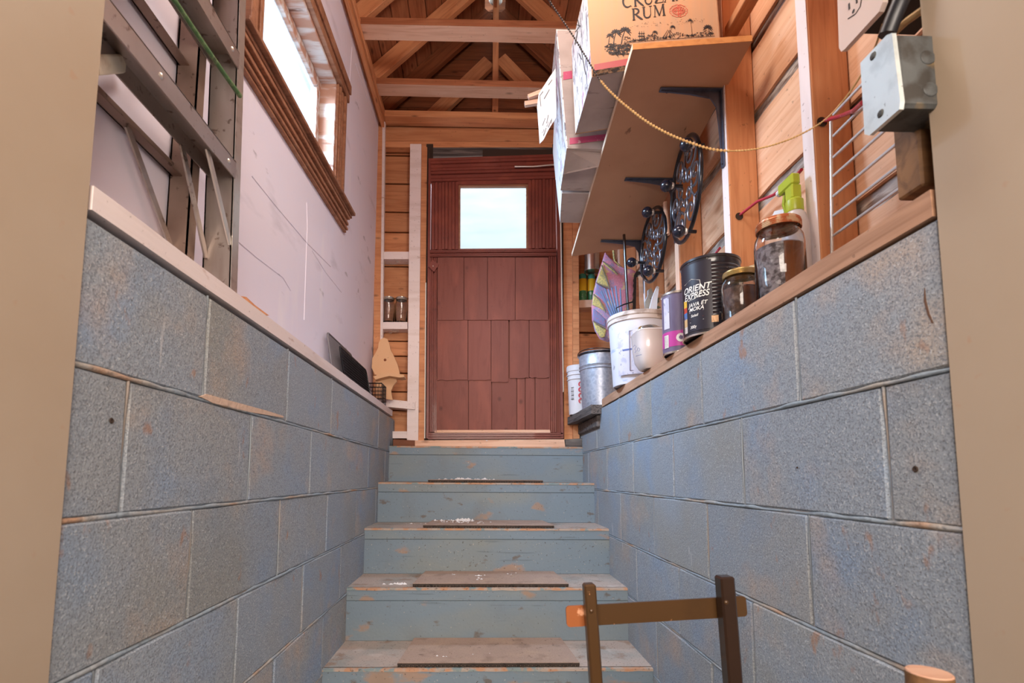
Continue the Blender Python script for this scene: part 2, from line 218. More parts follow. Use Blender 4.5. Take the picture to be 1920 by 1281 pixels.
# ------------------------------------------------------------------ mesh builder
ORG = {}     # object name -> origin in camera-relative coordinates
class MB:
    def __init__(s): s.v = []; s.f = []
    def add(s, vs, fs):
        n = len(s.v); s.v += [Vector(p) for p in vs]; s.f += [tuple(i+n for i in f) for f in fs]; return s
    def hexa(s, p):      # 8 corners: bottom ring 0-3, top ring 4-7
        return s.add(p, [(3, 2, 1, 0), (4, 5, 6, 7), (0, 1, 5, 4), (1, 2, 6, 5), (2, 3, 7, 6), (3, 0, 4, 7)])
    def box(s, x0, x1, y0, y1, z0, z1, ch=0, Mx=None):
        cx, cy, cz = (x0+x1)/2, (y0+y1)/2, (z0+z1)/2; hx, hy, hz = abs(x1-x0)/2, abs(y1-y0)/2, abs(z1-z0)/2
        if ch <= 0:
            p = [(cx+a*hx, cy+b*hy, cz+c*hz) for c in (-1, 1) for a, b in ((-1, -1), (1, -1), (1, 1), (-1, 1))]
            if Mx: p = [Mx @ Vector(q) for q in p]
            return s.hexa(p)
        ch = min(ch, hx*.9, hy*.9, hz*.9); vs = []; idx = {}
        for a in (-1, 1):
            for b in (-1, 1):
                for c in (-1, 1):
                    for k in range(3):
                        q = [a*hx, b*hy, c*hz]
                        for j, sg in enumerate((a, b, c)):
                            if j != k: q[j] -= sg*ch
                        idx[(a, b, c, k)] = len(vs); vs.append(Vector((cx+q[0], cy+q[1], cz+q[2])))
        fs = []
        for k in range(3):
            for sg in (-1, 1):
                o = [j for j in range(3) if j != k]; ring = []
                for (u, v) in ((-1, -1), (1, -1), (1, 1), (-1, 1)):
                    t = [0, 0, 0]; t[k] = sg; t[o[0]] = u; t[o[1]] = v; ring.append(idx[tuple(t)+(k,)])
                flip = (sg > 0) == (k == 1)
                fs.append(tuple(reversed(ring)) if flip else tuple(ring))
        for k in range(3):           # edges parallel to k
            o = [j for j in range(3) if j != k]
            for u in (-1, 1):
                for v in (-1, 1):
                    r = []
                    for sg, kk in ((-1, o[0]), (1, o[0]), (1, o[1]), (-1, o[1])):
                        t = [0, 0, 0]; t[k] = sg; t[o[0]] = u; t[o[1]] = v; r.append(idx[tuple(t)+(kk,)])
                    fs.append(tuple(r))
        for a in (-1, 1):
            for b in (-1, 1):
                for c in (-1, 1): fs.append(tuple(idx[(a, b, c, k)] for k in range(3)))
        C = Vector((cx, cy, cz)); f2 = []
        for f in fs:                  # orient outwards
            n = (vs[f[1]]-vs[f[0]]).cross(vs[f[2]]-vs[f[0]]); m = sum((vs[i] for i in f), Vector())/len(f)
            f2.append(f if n.dot(m-C) > 0 else tuple(reversed(f)))
        if Mx: vs = [Mx @ q for q in vs]
        return s.add(vs, f2)
    def prism(s, poly, ext):          # planar polygon extruded by a vector
        n = len(poly); P = [Vector(p) for p in poly]; e = Vector(ext); N = Vector()
        for i in range(n): N += P[i].cross(P[(i+1) % n])
        vs = P + [p+e for p in P]
        fr = tuple(range(n)); bk = tuple(range(2*n-1, n-1, -1)); sd = [(i, (i+1) % n, n+(i+1) % n, n+i) for i in range(n)]
        if N.dot(e) > 0: fs = [tuple(reversed(fr)), tuple(reversed(bk))] + sd
        else: fs = [fr, bk] + [tuple(reversed(q)) for q in sd]
        return s.add(vs, fs)
    def tube(s, pts, r, n=8, closed=False, caps=True):
        P = [Vector(p) for p in pts]; m = len(P); R = r if isinstance(r, (list, tuple)) else [r]*m
        vs = []; up = None
        for i in range(m):
            a = P[(i-1) % m] if (closed or i > 0) else P[i]; b = P[(i+1) % m] if (closed or i < m-1) else P[i]
            d = (b-a).normalized() if (b-a).length > 1e-9 else Vector((0, 0, 1))
            if up is None: up = Vector((0, 0, 1)) if abs(d.z) < .9 else Vector((1, 0, 0))
            x = d.cross(up)
            if x.length < 1e-6: x = d.orthogonal()
            x.normalize(); y = x.cross(d).normalized(); up = y
            for k in range(n):
                t = 2*PI*k/n; vs.append(P[i] + x*math.cos(t)*R[i] + y*math.sin(t)*R[i])
        fs = []
        for i in range(m if closed else m-1):
            j = (i+1) % m
            for k in range(n): fs.append((i*n+k, i*n+(k+1) % n, j*n+(k+1) % n, j*n+k))
        if caps and not closed: fs += [tuple(reversed(range(n))), tuple((m-1)*n+k for k in range(n))]
        return s.add(vs, fs)
    def lathe(s, prof, c=(0, 0, 0), n=32, Mx=None, a0=0, a1=2*PI, sq=0):
        full = abs(a1-a0-2*PI) < 1e-6; m = n if full else n+1; vs = []; fs = []
        for (r, z) in prof:
            for k in range(m):
                t = a0+(a1-a0)*k/n; q = Vector((r*math.cos(t), r*math.sin(t), z))
                if Mx: q = Mx @ q
                vs.append(q+Vector(c))
        for i in range(len(prof)-1):
            for k in range(n): fs.append((i*m+k, i*m+(k+1) % m, (i+1)*m+(k+1) % m, (i+1)*m+k))
        return s.add(vs, fs)
    def ball(s, c, r, n=14):
        return s.lathe([(max(1e-5, r*math.sin(PI*i/8)), -r*math.cos(PI*i/8)) for i in range(9)], c, n)
    def build(s, name, m, parent=None, smooth=None, origin=None, label=None, kind=None, weld=False):
        me = bpy.data.meshes.new(name)
        xs = [p.x for p in s.v]; ys = [p.y for p in s.v]; zs = [p.z for p in s.v]
        O = Vector(origin) if origin is not None else Vector(((min(xs)+max(xs))/2, (min(ys)+max(ys))/2, min(zs)))
        me.from_pydata([p-O for p in s.v], [], s.f); me.update()
        ms = m if isinstance(m, (list, tuple)) else [m]
        for q in ms: me.materials.append(q)
        if smooth:
            for p in me.polygons: p.use_smooth = True
            me.set_sharp_from_angle(angle=math.radians(smooth))
        o = bpy.data.objects.new(name, me); COL.objects.link(o); ORG[o.name] = O
        if parent is not None: o.parent = parent; o.location = O - ORG[parent.name]
        else: o.location = (O.x, O.y, O.z+H0)
        if label: o['label'] = label
        if kind: o['kind'] = kind
        return o
def tag(o, label, cat, group=None):
    o['label'] = label; o['category'] = cat
    if group: o['group'] = group
    return o
def thing(name, label, cat, loc, group=None):
    o = bpy.data.objects.new(name, None); COL.objects.link(o); o.empty_display_size = .05
    ORG[o.name] = Vector(loc); o.location = (loc[0], loc[1], loc[2]+H0); return tag(o, label, cat, group)
def struct(name, loc=(0, 0, 0)):
    o = bpy.data.objects.new(name, None); COL.objects.link(o); o.empty_display_size = .05
    ORG[o.name] = Vector(loc); o.location = (loc[0], loc[1], loc[2]+H0); o['kind'] = 'structure'; return o
def board(name, p0, p1, w, t, m, parent=None, side=(0, 1, 0), ch=.002, rag=0, label=None, kind=None, seg=1, groove=None):
    """plank from p0 to p1 (centre line), local x = length so the grain runs along it; w is measured along side"""
    p0 = Vector(p0); p1 = Vector(p1); x = (p1-p0); Ln = x.length; x.normalize(); y = Vector(side); y = (y-x*y.dot(x)).normalized(); z = x.cross(y)
    b = MB()
    if rag <= 0 and not groove: b.box(0, Ln, -w/2, w/2, -t/2, t/2, ch)
    else:
        n = max(8, int(Ln/.05)); so = rnd.random()*50; vs = []
        for i in range(n+1):
            u = Ln*i/n; e0 = rag*mnoise.noise((u*6+so, 1, 0)); e1 = rag*mnoise.noise((u*7+so, 7, 3))
            vs += [(u, -w/2+e0, -t/2), (u, w/2+e1, -t/2), (u, w/2+e1*.5, t/2), (u, -w/2+e0*.5, t/2)]
        fs = [(0, 3, 2, 1), (4*n, 4*n+1, 4*n+2, 4*n+3)]
        for i in range(n):
            for k in range(4): fs.append((4*i+k, 4*i+(k+1) % 4, 4*(i+1)+(k+1) % 4, 4*(i+1)+k))
        b.add(vs, [tuple(f) for f in fs])
    me = bpy.data.meshes.new(name); me.from_pydata([tuple(v) for v in b.v], [], b.f); me.update(); me.materials.append(m)
    o = bpy.data.objects.new(name, me); COL.objects.link(o); ORG[o.name] = p0
    Mx = Matrix((x, y, z)).transposed().to_4x4()
    if parent is not None: Mx.translation = p0-ORG[parent.name]; o.parent = parent
    else: Mx.translation = p0+Vector((0, 0, H0))
    o.matrix_local = Mx
    if label: o['label'] = label
    if kind: o['kind'] = kind
    return o
def qb(name, px, Y, depth, m, parent, ch=0, label=None):
    """board facing the camera: its four corners on plane Y, thickness going away"""
    P = [at(x, y, Y=Y) for x, y in px]
    return MB().prism(P, (0, depth, 0)).build(name, m, parent, label=label)
def qx(name, px, X, depth, m, parent, label=None):
    P = [at(x, y, X=X) for x, y in px]
    return MB().prism(P, (depth, 0, 0)).build(name, m, parent, label=label)

XL, XR = -.527, .596
ZL, ZR = .3466, .3432
BL, BH = .4064, .2032
YN = .62            # front of the doorway wall the camera looks through
YE = 2.99           # inner face of the end wall
WX = -.66           # white wall face
SX, SH = .76, .85   # right studs' inner face, sheathing face
ZF = -H0
APX, APZ = .075, 3.0

# ------------------------------------------------------------------ floor, stairs
fl = MB().box(-3, 3, -2.6, 3.2, ZF-.1, ZF).build('floor', CONC); fl['kind'] = 'structure'
stairs = struct('stairs', (0.03, 1.0, ZF)); stairs['label'] = 'painted concrete steps rising between the block walls'
run, rise, SY0, SZ0 = .284, .206, 1.768, -.648
for i in range(-3, 5):
    y0 = SY0+run*i; z1 = SZ0+rise*i; z0 = z1-rise; y1 = y0+run if i < 4 else 3.25
    b = MB(); x0, x1 = XL-.004, XR+.004
    b.box(x0, x1, y0, y1+.02, z0, z1-.052, .002)
    st = b.build('step', RISER, stairs)
    # upper lift of the pour stands 1.5 mm proud, leaving the shadow line seen on every riser
    MB().box(x0, x1, y0-.0015, y1+.02, z1-.051, z1-.004, .002).build('upper_riser', RISER, st)
    n = 60; vs = []
    for k in range(n+1):
        x = x0+(x1-x0)*k/n; e = .003*mnoise.noise((x*18, i*7.3, 0)); e2 = .004*mnoise.noise((x*11, i*3.1, 5))
        vs += [(x, y0-.004+e*.6, z1-.009-abs(e2)), (x, y0-.003+e, z1-.002), (x, y0+.006+abs(e2), z1), (x, y0+.012+abs(e), z1)]
    fs = [(4*k+j, 4*(k+1)+j, 4*(k+1)+j+1, 4*k+j+1) for k in range(n) for j in range(3)]
    MB().add(vs, fs).build('chipped_nosing', EDGEM, st, smooth=50)
    MB().box(x0, x1, y0+.008, y1+.02, z1-.004, z1, 0).build('tread', TREAD, st)

# rubber mats
mats = [(3, -.262, .318, .004, .25, 'black-edged rubber mat seen edge-on on the highest matted step'), (2, -.252, .334, .008, .27, 'thin rubber mat strewn with plaster on the third step down from the landing'),
        (1, -.258, .35, .012, .268, 'brown rubber mat on the middle step with a few white flakes'), (0, -.268, .336, .012, .268, 'ribbed rubber mat on the lowest visible step')]
for (i, xa, xb, dy, dd, lab) in mats:
    y0 = SY0+run*i+dy; z1 = SZ0+rise*i
    t = thing('stair_mat', lab, 'mat', ((xa+xb)/2, y0+dd/2, z1), 'rubber mats on the steps')
    sk = .012
    b = MB(); b.hexa([(xa-.01, y0, z1+.003), (xb+.01, y0, z1+.003), (xb-sk, y0+dd, z1+.003), (xa+sk, y0+dd, z1+.003), (xa-.01, y0+.001, z1+.0135), (xb+.01, y0+.001, z1+.0135), (xb-sk, y0+dd, z1+.0135), (xa+sk, y0+dd, z1+.0135)])
    b.build('mat_top', RUBM, t)
    b = MB(); nn = 46; wx = (xb-xa+.02)/nn
    for k in range(nn):        # scalloped front edge
        x = xa-.01+wx*(k+.5); b.lathe([(.0001, .001), (wx*.48, .001), (wx*.48, .006), (.0001, .006)], (x, y0+.0015, z1), 8)
    b.box(xa-.01, xb+.01, y0-.0015, y0+.004, z1+.005, z1+.012, .001)
    b.build('scalloped_edge', RUBE, t, kind='stuff')

def crumbs(name, label, spots):
    b = MB()
    for (x, y, z, n, sp, sz) in spots:
        for k in range(n):
            px, py = x+rnd.gauss(0, sp), y+rnd.gauss(0, sp*.35); r = sz*rnd.uniform(.3, 1)
            vs = [(px+r*math.cos(a)*rnd.uniform(.7, 1.3), py+r*math.sin(a)*rnd.uniform(.5, 1), z) for a in [j*PI/3 for j in range(6)]]+[(px, py, z+r*rnd.uniform(.4, .9))]
            b.add(vs, [(j, (j+1) % 6, 6) for j in range(6)])
    o = b.build(name, PLASTER, kind='stuff'); return tag(o, label, 'plaster')
z3 = SZ0+rise*3; z2 = SZ0+rise*2; z1_ = SZ0+rise
crumbs('plaster_crumbs', 'white plaster crumbs lying on the highest matted step', [(-.10, 2.78, z3+.0146, 16, .02, .016), (-.02, 2.80, z3+.0146, 14, .025, .016), (-.18, 2.79, z3+.0146, 8, .03, .008), (.03, 2.80, z3+.0146, 6, .03, .007)])
crumbs('plaster_crumbs', 'white plaster crumbs scattered over the thin mat two steps below the door sill', [(-.10, 2.55, z2+.0146, 34, .05, .011), (-.08, 2.60, z2+.0146, 12, .02, .018), (-.03, 2.47, z2+.0146, 18, .06, .007), (-.17, 2.5, z2+.0146, 12, .05, .007), (-.33, 2.55, z2, 8, .03, .007)])
crumbs('plaster_crumbs', 'few white plaster flakes on and left of the middle mat', [(-.33, 2.12, z1_, 14, .018, .010), (0, 2.22, z1_+.0146, 5, .02, .009), (-.16, 2.25, z1_+.0146, 3, .05, .006), (.16, 2.27, z1_+.0146, 4, .04, .006), (-.03, 2.15, z1_+.0146, 3, .03, .007)])
crumbs('plaster_crumbs', 'tiny white flakes on the lowest visible mat', [(-.13, 1.84, SZ0+.0146, 3, .03, .006), (.0, 1.86, SZ0+.0146, 2, .03, .005)])
crumbs('plaster_crumbs', 'white plaster bits on the wooden door sill', [(.05, 2.925, .208, 5, .02, .013), (-.1, 2.93, .208, 8, .06, .005), (.2, 2.93, .208, 5, .1, .004)])

# ------------------------------------------------------------------ block walls
def block_mesh(ln):
    b = MB(); b.box(-ln/2+.003, ln/2-.003, -.09, 0, -BH/2+.003, BH/2-.003, .0035)
    me = bpy.data.meshes.new('concrete_block'); me.from_pydata([tuple(v) for v in b.v], [], b.f); me.update(); me.materials.append(BLOCK); return me
BM = {}
def block_wall(side, X, ZT, offs, skip):
    par = struct('wall_'+side, (X, 1.8, ZF))
    s = 1 if X > 0 else -1
    b = MB(); xa, xb = (X+.004, X+.19) if s > 0 else (X-.19, X-.004)
    b.box(xa, xb, YN-.02, 3.1, ZF, ZT-.004); b.build('mortar_core', MORTAR, par)
    ya, yb = YN-.01, 3.06
    for c in range(9):
        zt = ZT-BH*c; zb = max(zt-BH, ZF)
        if zb >= zt-.05: continue
        o = offs[c % 4] if c < 4 else offs[c % 2+2]
        js = [o+BL*k for k in range(-4, 8)]
        if c in skip: js = [j for k, j in enumerate(js) if (k-4) not in skip[c]]
        js = [ya]+[j for j in js if ya+.03 < j < yb-.03]+[yb]
        for a, e in zip(js, js[1:]):
            ln = round(e-a, 3); key = (ln, round(zt-zb, 3))
            if key not in BM:
                BM[key] = block_mesh(ln)
                if zt-zb < BH-.001:
                    for v in BM[key].vertices: v.co.z *= (zt-zb)/BH
            ob = bpy.data.objects.new('concrete_block', BM[key]); COL.objects.link(ob); ob.parent = par
            y = (a+e)/2
            ob.rotation_euler = (rnd.uniform(-.004, .004), rnd.uniform(-.003, .003), (PI/2 if s > 0 else -PI/2)+rnd.uniform(-.0025, .0025))
            ob.location = Vector((X+s*rnd.uniform(-.001, .0012), y, (zt+zb)/2))-ORG[par.name]
    # smeared mortar beads along bed joints and a few head joints
    b = MB()
    def bead(p, q, r, seed):
        n = max(4, int((Vector(q)-Vector(p)).length/.02)); pts = []; rs = []
        for i in range(n+1):
            t = i/n; P = Vector(p).lerp(Vector(q), t); nn = mnoise.noise((t*n*.35, seed, 0)); n2 = mnoise.noise((t*n*.12, seed, 9))
            P.z += .002*nn; P.x += s*.004*(-n2)
            pts.append(P); rs.append(max(.0008, r*(1+.7*nn)))
        b.tube(pts, rs, 6)
    for c in range(1, 8):
        zt = ZT-BH*c; bead((X+s*.003, ya, zt), (X+s*.003, yb, zt), .0036, c*3.3+s)
        o = offs[c % 4]
    b.build('bed_joint_bead', MORTAR, par, smooth=60, kind='stuff'); b = MB()
    for c in range(0, 8):
        zt = ZT-BH*c; o = offs[c % 4] if c < 4 else offs[c % 2+2]
        for k in range(-4, 8):
            y = o+BL*k
            if ya < y < yb and not (c in skip and k in skip[c]):
                bead((X+s*.0035, y, zt), (X+s*.004, y, zt-BH), .0021, c*1.7+k)
    b.build('head_joint_bead', MORTARH, par, smooth=60, kind='stuff')
    return par
wl = block_wall('left', XL, ZL, [.9526, .7521, .9394, .7261], {0: {3}, 1: {3}})
wr = block_wall('right', XR, ZR, [.9142, .7222, .9092, .705], {})
# small pits and the chipped mortar hole in the left wall
P = [at(x, y, X=XL+.0015) for x, y in ((376, 744), (388, 739), (430, 751), (500, 770), (532, 780.5), (531, 783.5), (470, 773), (400, 756))]
MB().prism(P, (-.006, 0, 0)).build('mortar_patch', mat('bare_pale_mortar', rgb(206, 178, 158), .9, bump=[('noise', 60, 4, .8, .004)]), wl)
for (x, y, X, par, r) in ((1495, 877, XR-.0005, wr, .0015), (1716, 880, XR-.0005, wr, .0036), (209, 789, XL+.0005, wl, .0034)):
    p = at(x, y, X=X); b = MB(); s = 1 if X > 0 else -1
    b.lathe([(r*1.3, 0), (r, .0012), (r*.3, .0006), (.0001, 0)], p, 12, Mx=Matrix.Rotation(-s*PI/2, 4, 'Y')); b.build('anchor_hole', DARKF, par, smooth=60)
P = [at(x, y, X=XR-.0008) for x, y in ((1733, 540), (1736, 565), (1742, 588), (1750, 606), (1747, 606), (1739, 590), (1732, 565))]
MB().prism(P, (.003, 0, 0)).build('rust_stain_chip', mat('rusty_chip', rgb(104, 76, 60), .9), wr)

# wood caps on the walls
trl = struct('trim_1', (-.6, 1.8, ZL))
board('sill_plank', (-.597, .652, .371), (-.597, 2.955, .371), .148, .034, W_WHITE, trl, side=(1, 0, 0), ch=.003, rag=.003)
trr = struct('trim_2', (.72, 1.6, ZR))
board('sill_plank', (.722, .618, .3635), (.722, 2.42, .3635), .256, .037, W_SILL, trr, side=(1, 0, 0), ch=.003, rag=.003)
g = board('weathered_plank', (.645, 2.44, .335), (.62, 2.975, .335), .20, .045, W_GREY, None, side=(1, 0, 0), rag=.012); tag(g, 'weathered grey plank end under the galvanised bucket beside the door', 'plank')
MB().box(.58, .72, 2.47, 2.96, .25, .312, .006).build('backing_block', W_GREY, trr)

# ------------------------------------------------------------------ left white wall with window
zs = lambda y: .055*(y-1.7)       # everything up there climbs slightly towards the door
wy0, wy1 = 1.375, 2.11; wz0, wz1 = 1.235, 1.735
wu = struct('wall_left_upper', (WX, 1.8, .39))
b = MB(); xo = WX-.05
def slab(b, ya, yb, za, zb):      # za, zb are functions of y
    b.hexa([(xo, ya, za(ya)), (WX, ya, za(ya)), (WX, yb, za(yb)), (xo, yb, za(yb)), (xo, ya, zb(ya)), (WX, ya, zb(ya)), (WX, yb, zb(yb)), (xo, yb, zb(yb))])
zt = lambda y: 2.25+0*y
slab(b, YN-.02, wy0, lambda y: .35, zt); slab(b, wy1, 3.05, lambda y: .35, zt)
slab(b, wy0, wy1, lambda y: .35, lambda y: wz0+zs(y)); slab(b, wy0, wy1, lambda y: wz1+zs(y), zt)
b.build('wallboard', WALLW, wu)
# board seams and wrinkles that stand slightly off the wall
seam = MB()
for pts in ([(472, 330), (520, 390), (575, 455), (620, 500)], [(445, 452), (480, 482), (530, 520), (545, 545)], [(575, 380), (576, 430), (572, 540), (570, 600)], [(660, 88), (657, 130), (655, 165)], [(667, 120), (690, 190), (705, 232)], [(585, 470), (610, 510), (640, 548)]):
    q = [at(x, y, X=WX+.0005) for x, y in pts]; seam.tube(q, .0018, 5)
seam.build('wallboard_wrinkle', WALLW, wu, smooth=60, kind='stuff')
# top plate
board('top_plate', (-.655, .5, 2.205+.0), (-.655, 3.02, 2.262), .085, .045, W_OR, wu, side=(1, 0, 0))
board('plate_strip', (-.632, .5, 2.155), (-.632, 3.0, 2.215), .03, .018, W_OR, wu, side=(0, 0, 1))
# window
win = struct('window_1', (WX, 1.75, 1.5))
gx = -.735
def wbox(name, x0, x1, ya, yb, za, zb, m, ch=.002, par=None, shear=True):
    b = MB(); b.box(x0, x1, ya, yb, za, zb, ch)
    if shear: b.v = [Vector((p.x, p.y, p.z+zs(p.y))) for p in b.v]
    return b.build(name, m, par or win)
wbox('head_jamb', gx-.03, WX+.004, wy0, wy1, wz1-.012, wz1+.01, W_PEEL)
wbox('far_jamb', gx-.03, WX+.004, wy1-.012, wy1+.012, wz0, wz1, W_PEEL)
wbox('near_jamb', gx-.03, WX+.004, wy0-.012, wy0+.012, wz0, wz1, W_PEEL)
wbox('bottom_jamb', gx-.03, WX+.004, wy0, wy1, wz0-.012, wz0+.012, W_PEEL)
wbox('sash_top_rail', gx-.02, gx+.012, wy0+.01, wy1-.01, wz1-.055, wz1-.012, W_PEEL)
wbox('sash_far_stile', gx-.02, gx+.010, wy1-.05, wy1-.012, wz0+.01, wz1-.02, W_PEEL)
wbox('sash_bottom_rail', gx-.02, gx+.010, wy0+.01, wy1-.01, wz0+.01, wz0+.045, W_PEEL)
wbox('sash_near_stile', gx-.02, gx+.010, wy0+.012, wy0+.05, wz0+.01, wz1-.02, W_PEEL)
b = MB(); b.box(gx-.006, gx-.002, wy0, wy1, wz0, wz1); b.v = [Vector((p.x, p.y, p.z+zs(p.y))) for p in b.v]; b.build('glass_pane', PANE, win)
# casing: each piece moulded from stacked strips
def moulded(name, x0, ya, yb, za, zb, axis, steps):
    b = MB()
    for (a, c, h) in steps:       # fraction across, height out
        if axis == 'y': b.box(x0, x0+h, ya, yb, za+(zb-za)*a, za+(zb-za)*c, .0015)
        else: b.box(x0, x0+h, ya+(yb-ya)*a, ya+(yb-ya)*c, za, zb, .0015)
    b.v = [Vector((p.x, p.y, p.z+zs(p.y))) for p in b.v]; return b.build(name, W_CASE, win)
prof = [(0, .16, .012), (.18, .34, .018), (.36, .52, .012), (.54, .78, .016), (.8, 1, .024)]
moulded('side_casing', WX, wy0-.10, wy0, wz0-.01, wz1+.09, 'z', [(1-c, 1-a, h) for a, c, h in prof])
moulded('side_casing', WX, wy1, wy1+.10, wz0-.01, wz1+.0, 'z', prof)
moulded('head_casing', WX, wy0-.10, wy1+.13, wz1, wz1+.085, 'y', [(0, .45, .026), (.48, 1, .034)])
moulded('window_stool', WX, wy0-.16, wy1+.21, wz0-.035, wz0-.008, 'y', [(0, .45, .034), (.5, 1, .05)])
moulded('apron', WX, wy0-.155, wy1+.19, wz0-.115, wz0-.037, 'y', [(0, .13, .014), (.15, .28, .022), (.3, .44, .016), (.46, .62, .024), (.64, .8, .018), (.82, 1, .03)])

# ------------------------------------------------------------------ end wall
wb = struct('wall_back', (.1, YE, .18))
# door opening px 797..1057, y 277..826; sheathing behind the bays
def shea(pxl, pxr, ys, Y, m):
    for a, c in zip(ys, ys[1:]):
        pa, pb = at(pxl, a, Y=Y), at(pxr, c, Y=Y)
        x0, x1, z1, z0 = pa.x, pb.x, pa.z, pb.z
        board('sheathing_board', (x0, Y+.01, (z0+z1)/2), (x1, Y+.01, (z0+z1)/2), abs(z1-z0)-.004, .02, m, wb, side=(0, 0, 1), ch=.002)
shea(700, 802, [262, 292, 345, 398, 436, 500, 560, 612, 640, 668, 700, 735, 770, 835], 3.085, W_OR)
shea(1056, 1300, [262, 300, 352, 408, 462, 520, 580, 625, 680, 740, 800, 850], 3.085, W_OR)
MB().box(-.75, -.33, 3.125, 3.14, .1, 2.3).build('dark_backing', W_DARK, wb); MB().box(.48, .9, 3.125, 3.14, .1, 2.3).build('dark_backing', W_DARK, wb)  # dark sheets added behind the bay boards to stop daylight leaking
# studs left bay
qb('corner_stud', [(705, 215), (718, 215), (712, 845), (698, 845)], 2.995, .085, W_OR, wb)
qb('painted_corner_strip', [(717, 226), (722, 226), (715, 845), (711, 845)], 2.992, .03, W_WHITE, wb)
qb('painted_stud', [(769, 270), (790, 270), (784, 832), (763, 832)], 2.975, .09, W_WHITE, wb)
qb('door_jamb_board', [(790.5, 274), (801, 276), (795, 830), (784.5, 832)], 2.985, .09, W_OR, wb)
for y0, y1, xa, xb, Yq in ((472, 486, 717, 767, 3.0), (604, 617, 713, 763, 2.995), (809, 822, 736, 763, 2.985)):
    qb('small_shelf', [(xa, y0), (xb+1, y0), (xb+1, y1), (xa, y1)], Yq, .078, W_WHITE, wb)
qb('small_shelf', [(703, 746), (778, 754), (778, 768), (725, 763)], 2.955, .10, W_WHITE, wb)
# dust and old nests under the small shelves
for (x, y) in ((742, 490), (735, 622)):
    b = MB()
    for k in range(26):
        p = at(x+rnd.gauss(0, 11), y+rnd.gauss(0, 2), Y=3.03); b.tube([p, p+Vector((rnd.uniform(-.02, .02), rnd.uniform(-.01, .01), rnd.uniform(-.01, .01)))], .0012, 4)
    o = b.build('old_nest', mat('nest_fluff', rgb(196, 176, 160), .95), wb, kind='stuff')
# right of the door
qb('door_jamb_board', [(1056, 274), (1073, 276), (1087, 850), (1058, 850)], 2.985, .09, W_OR, wb)
qb('door_side_stud', [(1074, 280), (1084, 280), (1087, 850), (1075, 850)], 2.95, .12, W_OR, wb)
qb('small_shelf', [(1086, 563), (1160, 560), (1160, 574), (1086, 577)], 2.99, .09, W_PALE, wb)
# plates above the door
board('tie_plate', (-.70, 3.005-.02, 2.259), (.86, 3.005-.02, 2.262), .089, .04, W_OR, wb, side=(0, 1, 0))
for (ya, yb2, d) in ((243, 265, .0), (265.5, 277, .006)):
    qb('header_board', [(718, ya-1), (1330, ya+3), (1330, yb2+3), (718, yb2-1)], 3.02-d, .05, W_OR, wb)
qb('header_board', [(718, 226), (1330, 229), (1330, 246), (718, 242)], 3.045, .03, W_OR, wb)
qb('weathered_lintel', [(799, 276.5), (1058, 276.5), (1058, 289), (799, 294)], 3.01, .05, W_GREY, wb)
# threshold
qb('threshold', [(778, 826), (1058, 824), (1060, 840), (778, 841)], 2.91, .12, W_PALE, wb)
qb('threshold_end', [(737, 824), (780, 826), (780, 840), (737, 840)], 2.915, .1, W_DARK, wb)
qb('threshold_end', [(1060, 824), (1094, 822), (1096, 838), (1060, 839)], 2.915, .1, W_GREY, wb)
MB().box(XL, XR, 3.06, 3.25, .12, .16).build('outer_sill', CONC, wb)
# gable boards
for k in range(9):
    z0 = 2.30+k*.115; z1 = z0+.112
    half = max(.06, (APZ+.18-z0)/.985)
    board('gable_board', (APX-half, 3.095, (z0+z1)/2), (APX+half, 3.095, (z0+z1)/2), .112, .02, W_DARK, wb, side=(0, 0, 1), ch=.002)
MB().prism([(APX-.86, 3.13, 2.25), (APX+.86, 3.13, 2.25), (APX, 3.13, 3.25)], (0, .01, 0)).build('gable_backing', DARKF, wb)  # dark sheet added to hide bright sky between the gable boards
board('king_post', (.077, 2.935, 2.283), (.080, 2.945, 3.2), .037, .07, W_OR, wb, side=(1, 0, 0))
for s, (a, c) in ((-1, ((917, 118), (808, 222))), (1, ((938, 112), (1047, 224)))):
    p, q = at(*a, Y=3.03), at(*c, Y=3.03); board('gable_brace', p, q, .087, .038, W_OR, wb, side=(0, 0, 1))

# ------------------------------------------------------------------ roof: rafters, ties, boards
ceil = struct('ceiling', (APX, 1.8, 2.3))
ZB0 = 2.296; SL = .985
for n_, Y in enumerate((3.0, 2.74, 2.36, 1.96, 1.56, 1.16, .76)):
    for s in (-1, 1):
        foot = Vector((APX+s*.70, Y, 2.285)); top = Vector((APX+s*.006, Y, 2.285+.694*SL))
        d = (top-foot).normalized(); nrm = Vector((-s*d.z*s, 0, 0))
        up = Vector((s*SL, 0, 1)).normalized()*.0445
        board('rafter', foot+up, top+up, .038, .089, W_OR if n_ else W_DARK, ceil, side=(0, 1, 0), ch=.002)
for s in (-1, 1):
    for k in range(10):
        w_ = .115; dirv = Vector((-s, 0, SL)).normalized(); base = Vector((APX+s*.86, 0, 2.285-.16*SL))+Vector((s*SL, 0, 1)).normalized()*.102
        c = base+dirv*(.06+k*(w_+.006))
        board('roof_board', (c.x, .5, c.z), (c.x, 3.2, c.z), w_, .02, W_ROOF, ceil, side=dirv, ch=.002)
    b = MB(); up2 = Vector((s*SL, 0, 1)).normalized()*.125; p0 = Vector((APX+s*.95, 0, 2.285-.25*SL))+up2; p1 = Vector((APX-s*.02, 0, 2.285+.72*SL))+up2
    b.prism([(p0.x, .4, p0.z), (p1.x, .4, p1.z), (p1.x, 3.25, p1.z), (p0.x, 3.25, p0.z)], up2.normalized()*.01)
    b.build('roofing_felt', DARKF, ceil)
